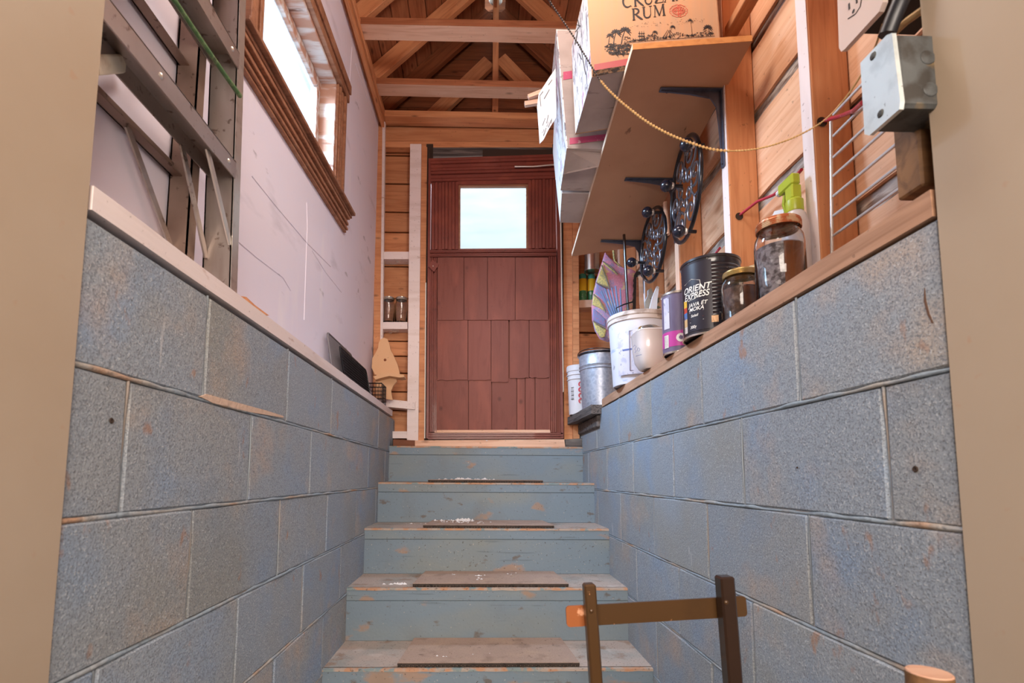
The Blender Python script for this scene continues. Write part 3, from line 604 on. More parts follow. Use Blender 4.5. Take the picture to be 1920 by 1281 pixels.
for (yl, yr, nm) in ((2.355, 2.345, 0), (2.735, 2.735, 1)):
    t = board('tie_beam', (-.665, yl, 2.262), (.82, yr, 2.258), .089, .038, W_PALE, ceil, side=(0, 1, 0), rag=.0015)
    # darker front edge board
    board('tie_face', (-.665, yl-.0455, 2.262), (.82, yr-.0455, 2.258), .038, .003, W_ROOF, ceil, side=(0, 0, 1))
    for x in (-.645,):
        b = MB(); b.box(x-.012, x+.012, yl-.048, yl+.046, 2.236, 2.244, .002); b.build('paint_smear', W_WHITE, ceil)
board('ridge_board', (APX, .5, 3.02), (APX, 3.0, 3.02), .12, .018, W_ROOF, ceil, side=(0, 0, 1))
# porcelain lamp holder on the gable
lh = thing('lamp_holder', 'white porcelain lamp holder behind the centre post at the roof peak', 'lamp holder', (.079, 3.0, 3.13))
MB().lathe([(.0001, 0), (.045, 0), (.045, .012), (.036, .02), (.024, .035), (.024, .05), (.0001, .05)], (.079, 3.02, 3.13), 24, Mx=Matrix.Rotation(PI/2, 4, 'X')).build('porcelain_base', PORC, lh, smooth=40)

# ------------------------------------------------------------------ right wall: studs and sheathing
wru = struct('wall_right_upper', (SX, 1.8, .38))
for n_, y in enumerate((.62, 1.065, 1.449, 1.84, 2.24, 2.64)):
    board('stud', (SX+.045, y+.019, .382), (SX+.045, y+.019, 2.22), .038, .089, W_OR, wru, side=(0, 1, 0))
    board('painted_stud_edge', (SX-.001, y+.019, .384), (SX-.001, y+.019, 2.2), .036, .002, W_WHITE if n_ in (1, 2, 4) else W_PALE, wru, side=(0, 1, 0), ch=.0004)
z = .37; k = 0
while z < 2.25:
    h = rnd.choice((.20, .22, .25)); board('sheathing_board', (SH+.012, .5, z+h/2+.004), (SH+.012, 3.1, z+h/2-.03), h-.008, .02, W_SHEA, wru, side=(0, 0, 1), rag=.012)
    board('bark_edge', (SH+.021, .5, z+h+.022), (SH+.021, 3.1, z+h-.012), .085, .02, W_BARK, wru, side=(0, 0, 1), rag=.022)
    z += h+.038; k += 1
MB().box(SH+.03, SH+.05, .4, 3.15, .3, 2.35).build('dark_backing', W_DARK, wru)
board('top_plate', (SX+.045, .5, 2.24), (SX+.045, 3.05, 2.24), .089, .04, W_OR, wru, side=(1, 0, 0))
board('blocking_strip', (SX+.02, 1.11, 1.40), (SX+.02, 1.44, 1.40), .04, .03, W_OR, wru, side=(1, 0, 0))

# ------------------------------------------------------------------ doorway wall (beige) around the camera's view and the basement shell
wf = struct('wall_front', (0, YN, ZF))
MB().box(-3, XL+.003, .45, .648, ZF, .95, .002).build('door_reveal', BEIGE, wf)
MB().box(XR-.003, 3, .45, .613, ZF, .95, .002).build('door_reveal', BEIGE, wf)
MB().box(-3, 3, .45, .613, .95, 1.15, 0).build('door_header', BEIGE, wf)
MB().box(-1.1, 1.2, YN-.12, YN, 1.1, 3.3).build('near_gable', W_DARK, wf)
o = MB().box(-3, 3, -2.7, -2.6, ZF, 1.0).build('wall_rear', BEIGE); o['kind'] = 'structure'
o = MB().box(-3.1, -3, -2.7, .6, ZF, 1.0).build('wall_basement_left', BEIGE); o['kind'] = 'structure'
o = MB().box(3, 3.1, -2.7, .6, ZF, 1.0).build('wall_basement_right', BEIGE); o['kind'] = 'structure'
o = MB().box(-3.1, 3.1, -2.7, .6, 1.0, 1.1).build('ceiling_basement', BEIGE); o['kind'] = 'structure'

# ------------------------------------------------------------------ the door
DY = 2.955
door = struct('door_1', (.08, DY, .22)); door['label'] = 'red-brown plank door with a square window and fluted trim'
qb('door_backing', [(806, 297), (1041, 288), (1054, 822), (801, 822)], DY+.03, .0, DOOR, door) if False else None
# backing is left open where the window sits
qb('backing_plank', [(807, 468), (1043, 466), (1053, 820), (802, 822)], DY+.016, .018, DOOR, door)
qb('side_stile', [(1041.5, 289), (1047, 289), (1057, 822), (1052, 822)], DY-.004, .045, DOORT, door)
qb('side_stile', [(803.5, 297), (808, 297), (803.5, 822), (799, 822)], DY-.002, .04, DOORT, door)
def fluted(name, L_, R_, T0, T1, B0, B1, n, horiz, par=door):
    """fluted casing filling the quad; ridges of varying height"""
    tl, tr, br, bl = at(L_, T0, Y=DY), at(R_, T1, Y=DY), at(R_, B1, Y=DY), at(L_, B0, Y=DY)
    b = MB(); b.prism([tl, tr, br, bl], (0, .02, 0)); hs = [.004, .010, .003, .007, .012, .003, .009, .005]
    for k in range(n):
        a, c = k/n+.04/n, (k+1)/n-.10/n; h = hs[k % 8]
        if horiz: q = [tl.lerp(bl, a), tr.lerp(br, a), tr.lerp(br, c), tl.lerp(bl, c)]
        else: q = [tl.lerp(tr, a), tl.lerp(tr, c), bl.lerp(br, c), bl.lerp(br, a)]
        ctr = sum(q, Vector())/4
        ins = [p.lerp(ctr, 0) for p in q]
        off = Vector((0, -h, 0))
        # chamfered ridge
        if horiz: e = (bl-tl).normalized()*.002; top = [q[0]+off+e, q[1]+off+e, q[2]+off-e, q[3]+off-e]
        else: e = (tr-tl).normalized()*.002; top = [q[0]+off+e, q[1]+off-e, q[2]+off-e, q[3]+off+e]
        b.add(q+top, [(4, 7, 6, 5), (0, 4, 5, 1), (1, 5, 6, 2), (2, 6, 7, 3), (3, 7, 4, 0)])
    return b.build(name, DOORT, par)
fluted('top_casing', 808, 1041, 297, 289, 343, 337, 7, True)
fluted('side_casing', 809, 860, 344, 342, 469, 468, 8, False)
fluted('side_casing', 990, 1042, 339, 337, 467, 466, 8, False)
fluted('mid_rail', 806, 1043, 469, 467, 483, 481, 4, True)
fluted('side_casing', 806, 819.5, 484, 484, 810, 811, 4, False)
fluted('side_casing', 1028.5, 1043, 482, 482, 811, 811, 4, False)
fluted('bottom_rail', 802, 1055, 812, 811, 824, 823, 3, True)
qb('window_rail', [(858, 340), (992, 337), (992, 344), (858, 346)], DY-.004, .03, DOORT, door)
# window frame of the door
dw = qb('window_frame', [(858, 344), (992, 343), (992, 349.5), (858, 350)], DY+.004, .02, W_CASE, door)
qb('frame_stile', [(858, 350), (863.5, 350), (863, 467), (858, 467)], DY+.004, .02, W_CASE, door)
qb('frame_stile', [(986.5, 349), (991, 349), (991.5, 467), (987, 467)], DY+.004, .02, W_CASE, door)
qb('frame_sill', [(858, 466.5), (991, 465.5), (991, 469), (858, 470)], DY+.002, .03, DOORT, door)
qb('glass_pane', [(860, 346), (990, 345), (990, 468), (860, 469)], DY+.02, .004, PANE, door)
rows = [(483, 600, [820, 869.9, 914, 966, 1028.5], .015), (598.5, 713, [819.5, 877.4, 920.7, 953.5, 992, 1030], .009), (709, 811, [817, 878.4, 921.7, 969, 984.6, 1003, 1031], .002)]
for ri, (ya, yb_, xs, pr_) in enumerate(rows):
    for k, (a, c) in enumerate(zip(xs, xs[1:])):
        g = .55 if ri < 2 else .8; dn = yb_
        if ri == 1 and k == 2: dn += 3.5; 
        if ri == 1 and k == 3: a += 1.6; dn -= 4
        if ri == 1 and k == 4: dn -= 5
        # ragged lower end
        n = 7; low = []
        for j in range(n+1):
            t = j/n; e = rnd.uniform(-1.2, 1.2) if (ri == 1 and k != 2) else rnd.uniform(-.4, .4)
            low.append((c-g-(c-a-2*g)*t, dn+e))
        poly = [(a+g, ya), (c-g, ya)]+low
        P = [at(x, y, Y=DY-pr_) for x, y in poly]
        MB().prism(P, (0, .012, 0)).build('shingle_board', DOOR, door)
qb('bare_wood_strip', [(816, 806.5), (1031, 806), (1032, 811.5), (815, 811.5)], DY-.006, .01, W_PALE, door)
P = [at(x, y, Y=DY-.02) for x, y in ((803, 499), (811, 487), (823, 496), (814, 510))]
tb = MB().prism(P, (0, .018, 0)).build('turn_button', DOORT, door)
MB().ball(at(812, 499, Y=DY-.021), .0032).build('screw_head', WHITEP, tb, smooth=60)
# white strips painted as daylight leaking past both door edges
qb('light_leak_strip', [(797.5, 530), (799.3, 530), (797.2, 822), (795.4, 822)], DY+.02, .004, WHITEP, wb)
qb('light_leak_strip', [(1050, 415), (1052.5, 415), (1057, 735), (1054.5, 735)], DY+.0, .004, WHITEP, wb)
qb('jamb_gap_shade', [(801, 277), (806, 277), (800, 826), (796, 826)], DY+.03, .02, DARKF, wb)  # dark strip standing for the shade in the jamb gap
MB().prism([at(x, y, Y=DY+.05) for x, y in ((799.5, 270), (812, 270), (806, 830), (797, 830))], (0, .02, 0)).build('gap_light_blocker', DARKF, wb)  # this and the next strips are added to block sky around the door
MB().prism([at(x, y, Y=DY+.05) for x, y in ((1036, 270), (1062, 270), (1066, 830), (1046, 830))], (0, .02, 0)).build('gap_light_blocker', DARKF, wb)
MB().prism([at(x, y, Y=DY+.05) for x, y in ((797, 812), (1064, 812), (1064, 832), (797, 832))], (0, .02, 0)).build('gap_light_blocker', DARKF, wb)
MB().prism([at(x, y, Y=DY+.05) for x, y in ((905, 280), (1062, 280), (1062, 300), (905, 300))], (0, .02, 0)).build('gap_light_blocker', DARKF, wb)
# door holder rod
o = MB().tube([at(965, 312.5, Y=2.93), at(1000, 312.5, Y=2.93), at(1022, 310.5, Y=2.93), at(1046, 308.5, Y=2.93)], .005, 8).build('door_rod', STEEL, smooth=60)
tag(o, 'thin bent metal rod across the top right of the red-brown door', 'rod')

# ------------------------------------------------------------------ step ladder against the left wall
lad = thing('step_ladder', 'aluminium folding step ladder standing on the left wall sill', 'ladder', (-.58, .85, .39))
YF = 1.06
def channel(name, x0, x1, yweb, ydir, z0, z1, m, par=lad, fl_=.028, tilt=0):
    """upright channel: web at yweb, flanges pointing ydir"""
    b = MB(); t = .003
    b.box(x0, x1, yweb, yweb+t, z0, z1); b.box(x1-t, x1, min(yweb, yweb+ydir*fl_), max(yweb, yweb+ydir*fl_), z0, z1); b.box(x0, x0+t, min(yweb, yweb+ydir*fl_), max(yweb, yweb+ydir*fl_), z0, z1)
    b.v = [Vector((p.x-tilt*(p.z-z0), p.y, p.z)) for p in b.v]
    return b.build(name, m, par)
channel('front_rail', -.604, -.543, YF, 1, .388, 2.0, ALU, tilt=.022)
channel('front_rail', -.604, -.543, .50, -1, .388, 2.0, ALU, tilt=.022)
channel('rear_rail', -.657, -.611, 1.01, 1, .388, 1.95, ALUD)
channel('rear_rail', -.657, -.611, .53, -1, .388, 1.95, ALUD)
for z_, dx in ((.655, 0), (.915, -.006), (1.19, -.012)):
    b = MB(); xa, xb = -.604+dx, -.545+dx; t = .0025
    b.box(xa, xb, .5, YF, z_+.034, z_+.034+t)            # tread plate
    b.box(xb-t, xb, .5, YF, z_-.003, z_+.036)            # front lip
    b.box(xa, xa+t, .5, YF, z_+.0, z_+.036)              # back lip
    for k in range(5): b.box(xa+.008+k*.009, xa+.011+k*.009, .5, YF, z_+.0365, z_+.039)
    st = b.build('step', ALU, lad)
    for yy in (1.03, .80, .56):
        MB().lathe([(.0001, .003), (.004, .0025), (.006, 0)], (xb, yy, z_+.018), 10, Mx=Matrix.Rotation(PI/2, 4, 'Y')).build('rivet', ALUB, st, smooth=60)
for (z_) in (.625, .875, 1.12):
    b = MB(); b.box(-.652, -.649, .53, 1.03, z_, z_+.03); b.box(-.652, -.63, .53, 1.03, z_, z_+.003); b.build('rear_bar', ALUD, lad)
for (p, q) in (((-.555, .965, .655), (-.548, YF, .500)), ((-.598, .95, .655), (-.598, YF, .47)), ((-.64, .86, .625), (-.64, 1.03, .44))):
    a = Vector(p); c = Vector(q)
    board('knee_brace', a, c, .016, .004, ALUB if p[0] > -.56 else ALU, lad, side=(0, 1, 0), ch=.0008)
# bright spreader seen at the frame edge
p, q = at(180, 122, Y=.70), at(262, 118, Y=.86)
board('spreader_bar', p+Vector((-.0, 0, .0)), q, .026, .006, mat('yellowed_bright_metal', rgb(246, 238, 216), .5, .0, layers=[('noise', 40, 4, .5, .7, rgb(190, 172, 140), .6)]), lad, side=(0, 0, 1))
MB().tube([at(378, 190, X=-.62)+Vector((0, 0, .006*math.cos(a))) + Vector((0, .006*math.sin(a), 0)) for a in [k*PI/4 for k in range(6)]], .0015, 6).build('ring_hook', STEEL, lad, smooth=60)
for yy_ in (YF, .475):
    b = MB(); b.box(-.5435, -.5415, yy_, yy_+.028, .39, 2.0); b.v = [Vector((p.x-.022*(p.z-.39), p.y, p.z)) for p in b.v]; b.build('rail_flange', ALUB, lad)
MB().box(-.606, -.540, YF-.0, YF+.03, .386, .394, .002).build('rubber_foot', IRON, lad)
o = MB().tube([at(325, 0, X=-.52)+Vector((-.0, -.1, -.02)), at(330, 5, X=-.52), at(380, 80, X=-.52), at(420, 138, X=-.52), at(450, 180, X=-.52)], [.0045]*4+[.005], 8).build('garden_stake', GREENR, smooth=60)
tag(o, 'slim green coated rod resting across the step ladder', 'rod')
# little wood splinter beyond the ladder
P = [at(x, y, X=-.535) for x, y in ((445, 554), (462, 557), (478, 572), (505, 592), (480, 585), (460, 570))]
o = MB().prism(P, (-.03, 0, 0)).build('wood_splinter', W_OR); tag(o, 'small orange wood splinter lying on the left sill past the ladder', 'splinter')

# ------------------------------------------------------------------ wire racks, basket, plaque on the left sill
ZC_ = .389
def wire_grid(name, y0, y1, z0, z1, X, lean, nh, nv, m, r=.0018, rf=.0035, label=None):
    t = thing(name, label, 'rack', (X, (y0+y1)/2, z0), 'wire racks on the left sill')
    L = lambda y, z: Vector((X-lean*(z-z0), y, z))
    c = .02; corner = [L(y0, z0), L(y1, z0), L(y1, z1-c), L(y1-c*.3, z1-c*.3), L(y1-c, z1), L(y0+c, z1), L(y0+c*.3, z1-c*.3), L(y0, z1-c)]
    MB().tube(corner, rf, 6, closed=True).build('rim', m, t, smooth=60)
    b = MB()
    for k in range(1, nh): zz = z0+(z1-z0)*k/nh; b.tube([L(y0, zz), L(y1, zz)], r, 4, caps=False)
    for k in range(1, nv): yy = y0+(y1-y0)*k/nv; b.tube([L(yy, z0), L(yy, z1)], r, 4, caps=False)
    b.build('wire', m, t, kind='stuff'); return t
wire_grid('mesh_screen', 2.06, 2.46, ZC_+.004, .60, -.612, .16, 34, 60, MESHG, .0009, .004, 'grey fine-mesh screen standing tallest against the white wall')
wire_grid('cooling_rack', 2.10, 2.60, ZC_+.004, .555, -.572, .20, 12, 30, BLKW, .0016, .0035, 'black wire rack nearest the room, first of the upright black racks')
wire_grid('cooling_rack', 2.16, 2.64, ZC_+.004, .545, -.585, .20, 12, 32, BLKW, .0016, .0035, 'black wire rack second in the row, behind the nearest one')
wire_grid('cooling_rack', 2.22, 2.67, ZC_+.004, .535, -.598, .20, 10, 28, BLKW, .0016, .0035, 'black wire rack closest to the white wall beside the wire basket')
t = thing('wire_basket', 'small open black wire basket beside the tan wooden plaque', 'basket', (-.58, 2.76, ZC_))
b = MB(); x0, x1, y0, y1, z0, z1 = -.628, -.535, 2.68, 2.80, ZC_+.003, .50
for zz in [z0+(z1-z0)*k/5 for k in range(6)]: b.tube([(x0, y0, zz), (x1, y0, zz), (x1, y1, zz), (x0, y1, zz)], .0016 if zz < z1 else .003, 4, closed=True)
for k in range(7):
    xx = x0+(x1-x0)*k/6; b.tube([(xx, y0, z1), (xx, y0, z0), (xx, y1, z0), (xx, y1, z1)], .0014, 4)
for k in range(1, 7):
    yy = y0+(y1-y0)*k/7; b.tube([(x0, yy, z1), (x0, yy, z0), (x1, yy, z0), (x1, yy, z1)], .0014, 4)
b.build('wire_cage', BLKW, t)
t = thing('wooden_plaque_shelf', 'tan wooden candle sconce with a curved top and small ledge', 'sconce', (-.52, 2.88, ZC_))
pts = [(703, 703), (697, 690), (698, 672), (704, 662), (709, 652), (710, 643), (714, 636), (720, 633), (726, 636), (730, 645), (732, 656), (738, 667), (745, 683), (749, 698), (749, 703)]
MB().prism([at(x, y, Y=2.87) for x, y in pts], (0, .018, 0)).build('back_board', MUSL, t)
pts = [(700, 706), (712, 701), (730, 699), (757, 703), (758, 707), (748, 708), (730, 705), (714, 709), (704, 712)]
MB().prism([at(x, y, Y=2.80) for x, y in pts], (0, .09, 0)).build('ledge', MUSL, t)
pts = [(704, 708), (742, 706), (744, 715), (737, 724), (733, 733), (736, 750), (704, 746)]
MB().prism([at(x, y, Y=2.86) for x, y in pts], (0, .018, 0)).build('foot_board', MUSL, t)
MB().lathe([(.0001, .004), (.006, .003), (.008, 0)], at(722, 675, Y=2.869), 12, Mx=Matrix.Rotation(PI/2, 4, 'X')).build('dowel_plug', W_DARK, t, smooth=60)

# ------------------------------------------------------------------ jars
def jar(c, r, h, lidm, fill, label, name='glass_jar', group=None, fillh=.86, square=False, fill2=None):
    t = thing(name, label, 'jar', c, group)
    nk = r*.80; b = MB()
    b.lathe([(.0001, .002), (r*.9, .0), (r, .006), (r, h*.70), (r*.97, h*.78), (nk, h*.87), (nk, h*.93), (nk-.003, h*.93), (nk-.003, h*.87), (r*.94, h*.77), (r-.003, h*.69), (r-.003, .008), (.0001, .007)], c, 32)
    b.build('glass_body', GLASS, t, smooth=50)
    if fill:
        r2 = r-.0045
        MB().lathe([(.0001, .009), (r2, .009), (r2, h*.66*fillh/.86), (r2*.7, h*.68*fillh/.86), (.0001, h*.67*fillh/.86)], c, 28, a0=0, a1=2*PI).build('contents', fill, t, smooth=50)
    rl = nk+.004; b = MB()
    prof = [(rl, h*.885)]
    for k in range(4): prof += [(rl+.0012, h*(.892+.022*k)), (rl, h*(.90+.022*k))]
    prof += [(rl, h*.985), (rl-.003, h), (rl-.008, h-.0008), (.0001, h-.0008)]
    b.lathe(prof, c, 32); b.build('screw_lid', lidm, t, smooth=40)
    return t
jar((.655, 1.047, .382), .050, .182, LIDR, SEED, 'large glass jar of brown seeds with a red lid, nearest on the right sill')
MB_ = MB()
# the jar's right half holds darker brown stuff pressed against the glass
t = bpy.data.objects['glass_jar']
MB().lathe([(.0458, .02), (.0458, .118)], (.655, 1.047, .382), 20, a0=-1.95, a1=.4).build('brown_layer', BROWNF, t, smooth=50)
jar((.655, 1.214, .382), .045, .138, LIDG, BEANS, 'small glass jar of dark beans between the coffee can and the large jar')
t = bpy.data.objects['glass_jar.001']
MB().lathe([(.0408, .012), (.0408, .088)], (.655, 1.214, .382), 20, a0=-1.9, a1=-1.2).build('brown_layer', BROWNF, t, smooth=50)
jar((.728, 1.262, .382), .040, .170, LIDG, BEANS, 'gold-lidded jar half hidden behind the small bean jar')
for x, lab in ((728, 'empty clear jar on the left of the pair on the small shelf'), (752, 'empty clear jar on the right of the pair, nearer the painted post')):
    p = at(x, 604, Y=3.035); jar((p.x, 3.035, at(728, 603.5, Y=3.0).z), .038, .165, TIN, None, lab, group='empty jars on the small shelf')

# ------------------------------------------------------------------ cans on the right sill
def bend_text(txt, size, rad, c, ang, z, m, par, name, shear=0, sx=1.0, track=1.0, off=.0006, rot=0):
    cu = bpy.data.curves.new('t', 'FONT'); cu.body = txt; cu.size = size; cu.align_x = 'CENTER'; cu.shear = shear; cu.space_character = track; cu.offset = size*.012
    to = bpy.data.objects.new('t', cu); dg = bpy.context.evaluated_depsgraph_get(); COL.objects.link(to); bpy.context.view_layer.update()
    dg = bpy.context.evaluated_depsgraph_get(); me = bpy.data.meshes.new_from_object(to.evaluated_get(dg)); COL.objects.unlink(to); bpy.data.objects.remove(to)
    vs = []
    for v in me.vertices:
        x, y = v.co.x*sx, v.co.y
        x, y = x*math.cos(rot)-y*math.sin(rot), x*math.sin(rot)+y*math.cos(rot)
        if rad: a = ang+x/rad; vs.append((c[0]+(rad+off)*math.cos(a), c[1]+(rad+off)*math.sin(a), c[2]+z+y))
        else: vs.append((x, y, 0))
    fs = [tuple(p.vertices) for p in me.polygons]; bpy.data.meshes.remove(me)
    return MB().add(vs, fs).build(name, m, par)
def arc_patch(rad, c, a0, a1, z0, z1, m, par, name, off=.0004, n=12):
    vs = []; fs = []
    for k in range(n+1):
        a = a0+(a1-a0)*k/n
        for zz in (z0, z1): vs.append((c[0]+(rad+off)*math.cos(a), c[1]+(rad+off)*math.sin(a), c[2]+zz))
    fs = [(2*k, 2*k+2, 2*k+3, 2*k+1) for k in range(n)]
    return MB().add(vs, fs).build(name, m, par, smooth=60)
def arc_line(rad, c, pts, w_, m, par, name, off=.0006):
    b = MB(); P = [Vector((c[0]+(rad+off)*math.cos(a), c[1]+(rad+off)*math.sin(a), c[2]+z)) for a, z in pts]
    b.tube(P, w_, 4); return b.build(name, m, par)
CC = (.645, 1.352, .384); CR = .0775; CHt = .215
cam_ang = math.atan2(-CC[1], -CC[0])         # direction from can to camera
t = thing('coffee_can', 'black ribbed coffee can with white lettering on the right sill', 'can', CC)
prof = [(.0001, .004), (CR-.004, .004), (CR-.003, .0), (CR, .0), (CR, .012)]
k = 0; z = .02
while z < CHt-.02:
    prof += [(CR-.0005, z), (CR-.0022, z+.0035), (CR-.0005, z+.007)]; z += .0105
prof += [(CR, CHt-.008), (CR+.002, CHt-.006), (CR+.002, CHt), (CR-.002, CHt), (CR-.003, CHt-.01), (.0001, CHt-.012)]
MB().lathe(prof, CC, 48).build('can_body', CANB, t, smooth=40)
MB().lathe([(CR-.001, -.001), (CR+.0015, -.001), (CR+.0015, .004), (CR-.001, .005)], CC, 40).build('bottom_rim', TIN, t, smooth=50)
la = cam_ang - .62                            # label centre, turned left
arc_patch(CR, CC, la-.62, la+.66, .012, CHt-.014, mat('black_label', rgb(38, 34, 44), .38), t, 'paper_label', off=.0010, n=18)
def ang_of(px, py):                          # where a pixel ray meets the can's surface
    d = ray(px, py); a = d.x**2+d.y**2; b_ = -2*(d.x*CC[0]+d.y*CC[1]); c_ = CC[0]**2+CC[1]**2-(CR+.001)**2
    q = b_*b_-4*a*c_; s_ = (-b_-math.sqrt(max(q, 0)))/(2*a); P = d*s_; return math.atan2(P.y-CC[1], P.x-CC[0]) % (2*PI), P.z-CC[2]
def can_print(px_pts, wd, m, name):
    arc_line(CR, CC, [ang_of(x, y) for x, y in px_pts], wd, m, t, name, off=.0014)
def can_text(txt, x, y, size, m, sx=1, shear=.25):
    a, z = ang_of(x, y); bend_text(txt, size, CR, CC, a, z, m, t, 'lettering', shear=shear, sx=sx, off=.0018, rot=0)
can_text('ORIENT', 1303, 546, .024, WHITEP, .95)
can_text('EXPRESS', 1303, 559, .024, WHITEP, .82)
can_print([(1284, 536), (1296, 524), (1312, 525), (1315, 548), (1303, 560), (1290, 566)], .0008, WHITEP, 'label_border')
can_print([(1293, 571), (1320, 562)], .0005, WHITEP, 'label_rule')
can_text('JAVA ET', 1307, 573, .0145, WHITEP, 1)
can_text('MOKA', 1305, 582, .0145, WHITEP, 1)
can_print([(1293, 588), (1320, 580)], .0005, WHITEP, 'label_rule')
can_text('Soleil', 1302, 594, .010, WHITEP, 1)
can_print([(1293, 600), (1319, 592)], .0005, mat('dark_red_print', rgb(130, 50, 50), .5), 'label_rule')
can_print([(1294, 606), (1320, 598)], .0005, WHITEP, 'label_rule')
can_text('300g', 1300, 616, .011, WHITEP, .9)
a0, z0 = ang_of(1286, 600)
for (c1, zz0, zz1) in ((rgb(226, 180, 60), .085, .105), (rgb(196, 66, 44), .07, .085), (rgb(80, 120, 180), .052, .07), (rgb(208, 170, 120), .03, .052), (rgb(206, 196, 190), .012, .03)):
    arc_patch(CR, CC, a0-.08, a0+.10, zz0, zz1, mat('picture_print_%d' % int(zz0*1000), c1, .5, layers=[('noise', 90, 3, .5, .6, rgb(120, 60, 40), .5)]), t, 'picture_print', off=.0016, n=4)
a1, z1 = ang_of(1341, 598)
arc_patch(CR, CC, a1-.11, a1+.11, z1-.008, z1+.010, mat('cup_print', rgb(222, 176, 130), .5, layers=[('noise', 120, 3, .5, .6, rgb(150, 100, 60), .5)]), t, 'cup_emblem', off=.0012, n=6)
# purple canister
PC = (.626, 1.536, .384); PR = .050
t = thing('cardboard_canister', 'grey-purple canister with a magenta band left of the black coffee can', 'canister', PC)
MB().lathe([(.0001, .005), (PR-.003, .005), (PR-.002, 0), (PR, 0), (PR, .192), (PR-.003, .192), (PR-.004, .184), (.0001, .184)], PC, 40).build('canister_body', PURP, t, smooth=40)
MB().lathe([(PR-.003, -.001), (PR+.0015, -.001), (PR+.0015, .005), (PR-.001, .006)], PC, 40).build('metal_rim', TIN, t, smooth=50)
MB().lathe([(PR, .187), (PR+.0018, .188), (PR+.0018, .194), (PR-.003, .194)], PC, 40).build('metal_rim', TIN, t, smooth=50)
MB().lathe([(PR+.0006, .020), (PR+.0006, .068)], PC, 40).build('magenta_band', MAG2, t, smooth=60)
pa = math.atan2(-PC[1], -PC[0])
arc_patch(PR, PC, pa-1.0, pa-.55, .078, .178, PAPER, t, 'small_print_panel', off=.0012, n=6)
arc_patch(PR, PC, pa-1.0, pa-.65, .018, .058, WHITEP, t, 'barcode_panel', off=.0014, n=6)
for k in range(9): arc_patch(PR, PC, pa-.98+.033*k, pa-.965+.033*k, .020, .056, INK, t, 'barcode_bar', off=.0018, n=1) if k % 2 == 0 else None
a2 = pa+.10
b = MB(); R_ = .0135
b.add([(PC[0]+(PR+.0014)*math.cos(a2+R_/PR*math.cos(q)), PC[1]+(PR+.0014)*math.sin(a2+R_/PR*math.cos(q)), PC[2]+.045+R_*math.sin(q)) for q in [j*PI/10 for j in range(20)]], [tuple(range(20))]); b.build('round_emblem', WHITEP, t)
b = MB(); R_ = .006
b.add([(PC[0]+(PR+.0019)*math.cos(a2+R_/PR*math.cos(q)), PC[1]+(PR+.0019)*math.sin(a2+R_/PR*math.cos(q)), PC[2]+.045+R_*math.sin(q)) for q in [j*PI/10 for j in range(20)]], [tuple(range(20))]); b.build('emblem_centre', PURP, t)
# cream rounded-square planter with a jar lid inside
QC = Vector((.620, 1.755, .384))
t = thing('cream_planter', 'cream ceramic rounded-square pot overhanging the right sill beside the purple canister', 'pot', QC)
def sq_lathe(prof, c, n=48, p=4.0, rot=0.0):
    vs = []; fs = []
    for r, z in prof:
        for k in range(n):
            a = 2*PI*k/n; q = (abs(math.cos(a))**p+abs(math.sin(a))**p)**(-1/p); x, y = r*q*math.cos(a), r*q*math.sin(a)
            vs.append((c[0]+x*math.cos(rot)-y*math.sin(rot), c[1]+x*math.sin(rot)+y*math.cos(rot), c[2]+z))
    for i in range(len(prof)-1):
        for k in range(n): fs.append((i*n+k, i*n+(k+1) % n, (i+1)*n+(k+1) % n, (i+1)*n+k))
    return MB().add(vs, fs)
sq_lathe([(.0001, .004), (.036, .004), (.040, 0), (.046, .004), (.060, .03), (.067, .08), (.070, .128), (.072, .132), (.070, .135), (.067, .132), (.062, .08), (.05, .02), (.0001, .014)], QC).build('pot_body', CREAM, t, smooth=50)
bw = MB()
for s_ in ([(1187, 651), (1190, 647), (1193, 650), (1190, 655), (1193, 658), (1190, 662)], [(1196, 652), (1195, 658), (1198, 659), (1200, 655), (1197, 652)], [(1192, 668), (1203, 665)]):
    bw.tube([at(x, y, Y=1.688) for x, y in s_], .0007, 4)
bw.build('blue_mark', INKB, t)
t = thing('metal_jar_cap', 'loose gold-rimmed glass lid sitting in the cream pot', 'lid', (.620, 1.755, .50))
Mx = Matrix.Rotation(math.radians(32), 4, 'X')
MB().lathe([(.044, 0), (.047, .002), (.047, .010), (.044, .012), (.042, .006)], (.614, 1.755, .525), 32, Mx=Mx).build('gold_ring', LIDG, t, smooth=40)
MB().lathe([(.043, .004), (.035, .016), (.02, .022), (.0001, .024)], (.614, 1.755, .525), 32, Mx=Mx).build('glass_dome', TIN, t, smooth=50)

# ------------------------------------------------------------------ buckets
def bucket(name, label, c, r0, r1, h, m, rimm=None, extra=()):
    t = thing(name, label, 'bucket', c)
    pr = [(.0001, .006), (r0-.004, .006), (r0-.003, 0), (r0, .001)]+[(r0+(r1-r0)*z/h+dr, z) for z, dr in extra]+[(r1, h-.004), (r1+.001, h), (r1-.003, h), (r0-.003, .012), (.0001, .010)]
    MB().lathe(pr, c, 48).build('bucket_body', m, t, smooth=35); return t
BC = (.676, 2.09, .383)
t = bucket('plastic_pail', 'large scuffed white pail crammed with brushes and tools', BC, .110, .126, .30, PLBKT)
MB().lathe([(.1245, .262), (.130, .264), (.130, .278), (.126, .280), (.131, .284), (.131, .298), (.127, .301)], BC, 48).build('rim_band', mat('dirty_cream_plastic', rgb(206, 192, 184), .5, layers=[('noise', 20, 5, .5, .62, rgb(150, 126, 112), .8)]), t, smooth=30)
pa = math.atan2(-BC[1], -BC[0])
arc_patch(.119, BC, pa-.75, pa+.55, .035, .235, PAPER, t, 'paper_label', off=.0025, n=16)
arc_patch(.119, BC, pa-.55, pa+.05, .135, .142, INKB, t, 'blue_stripe', off=.0035, n=8)
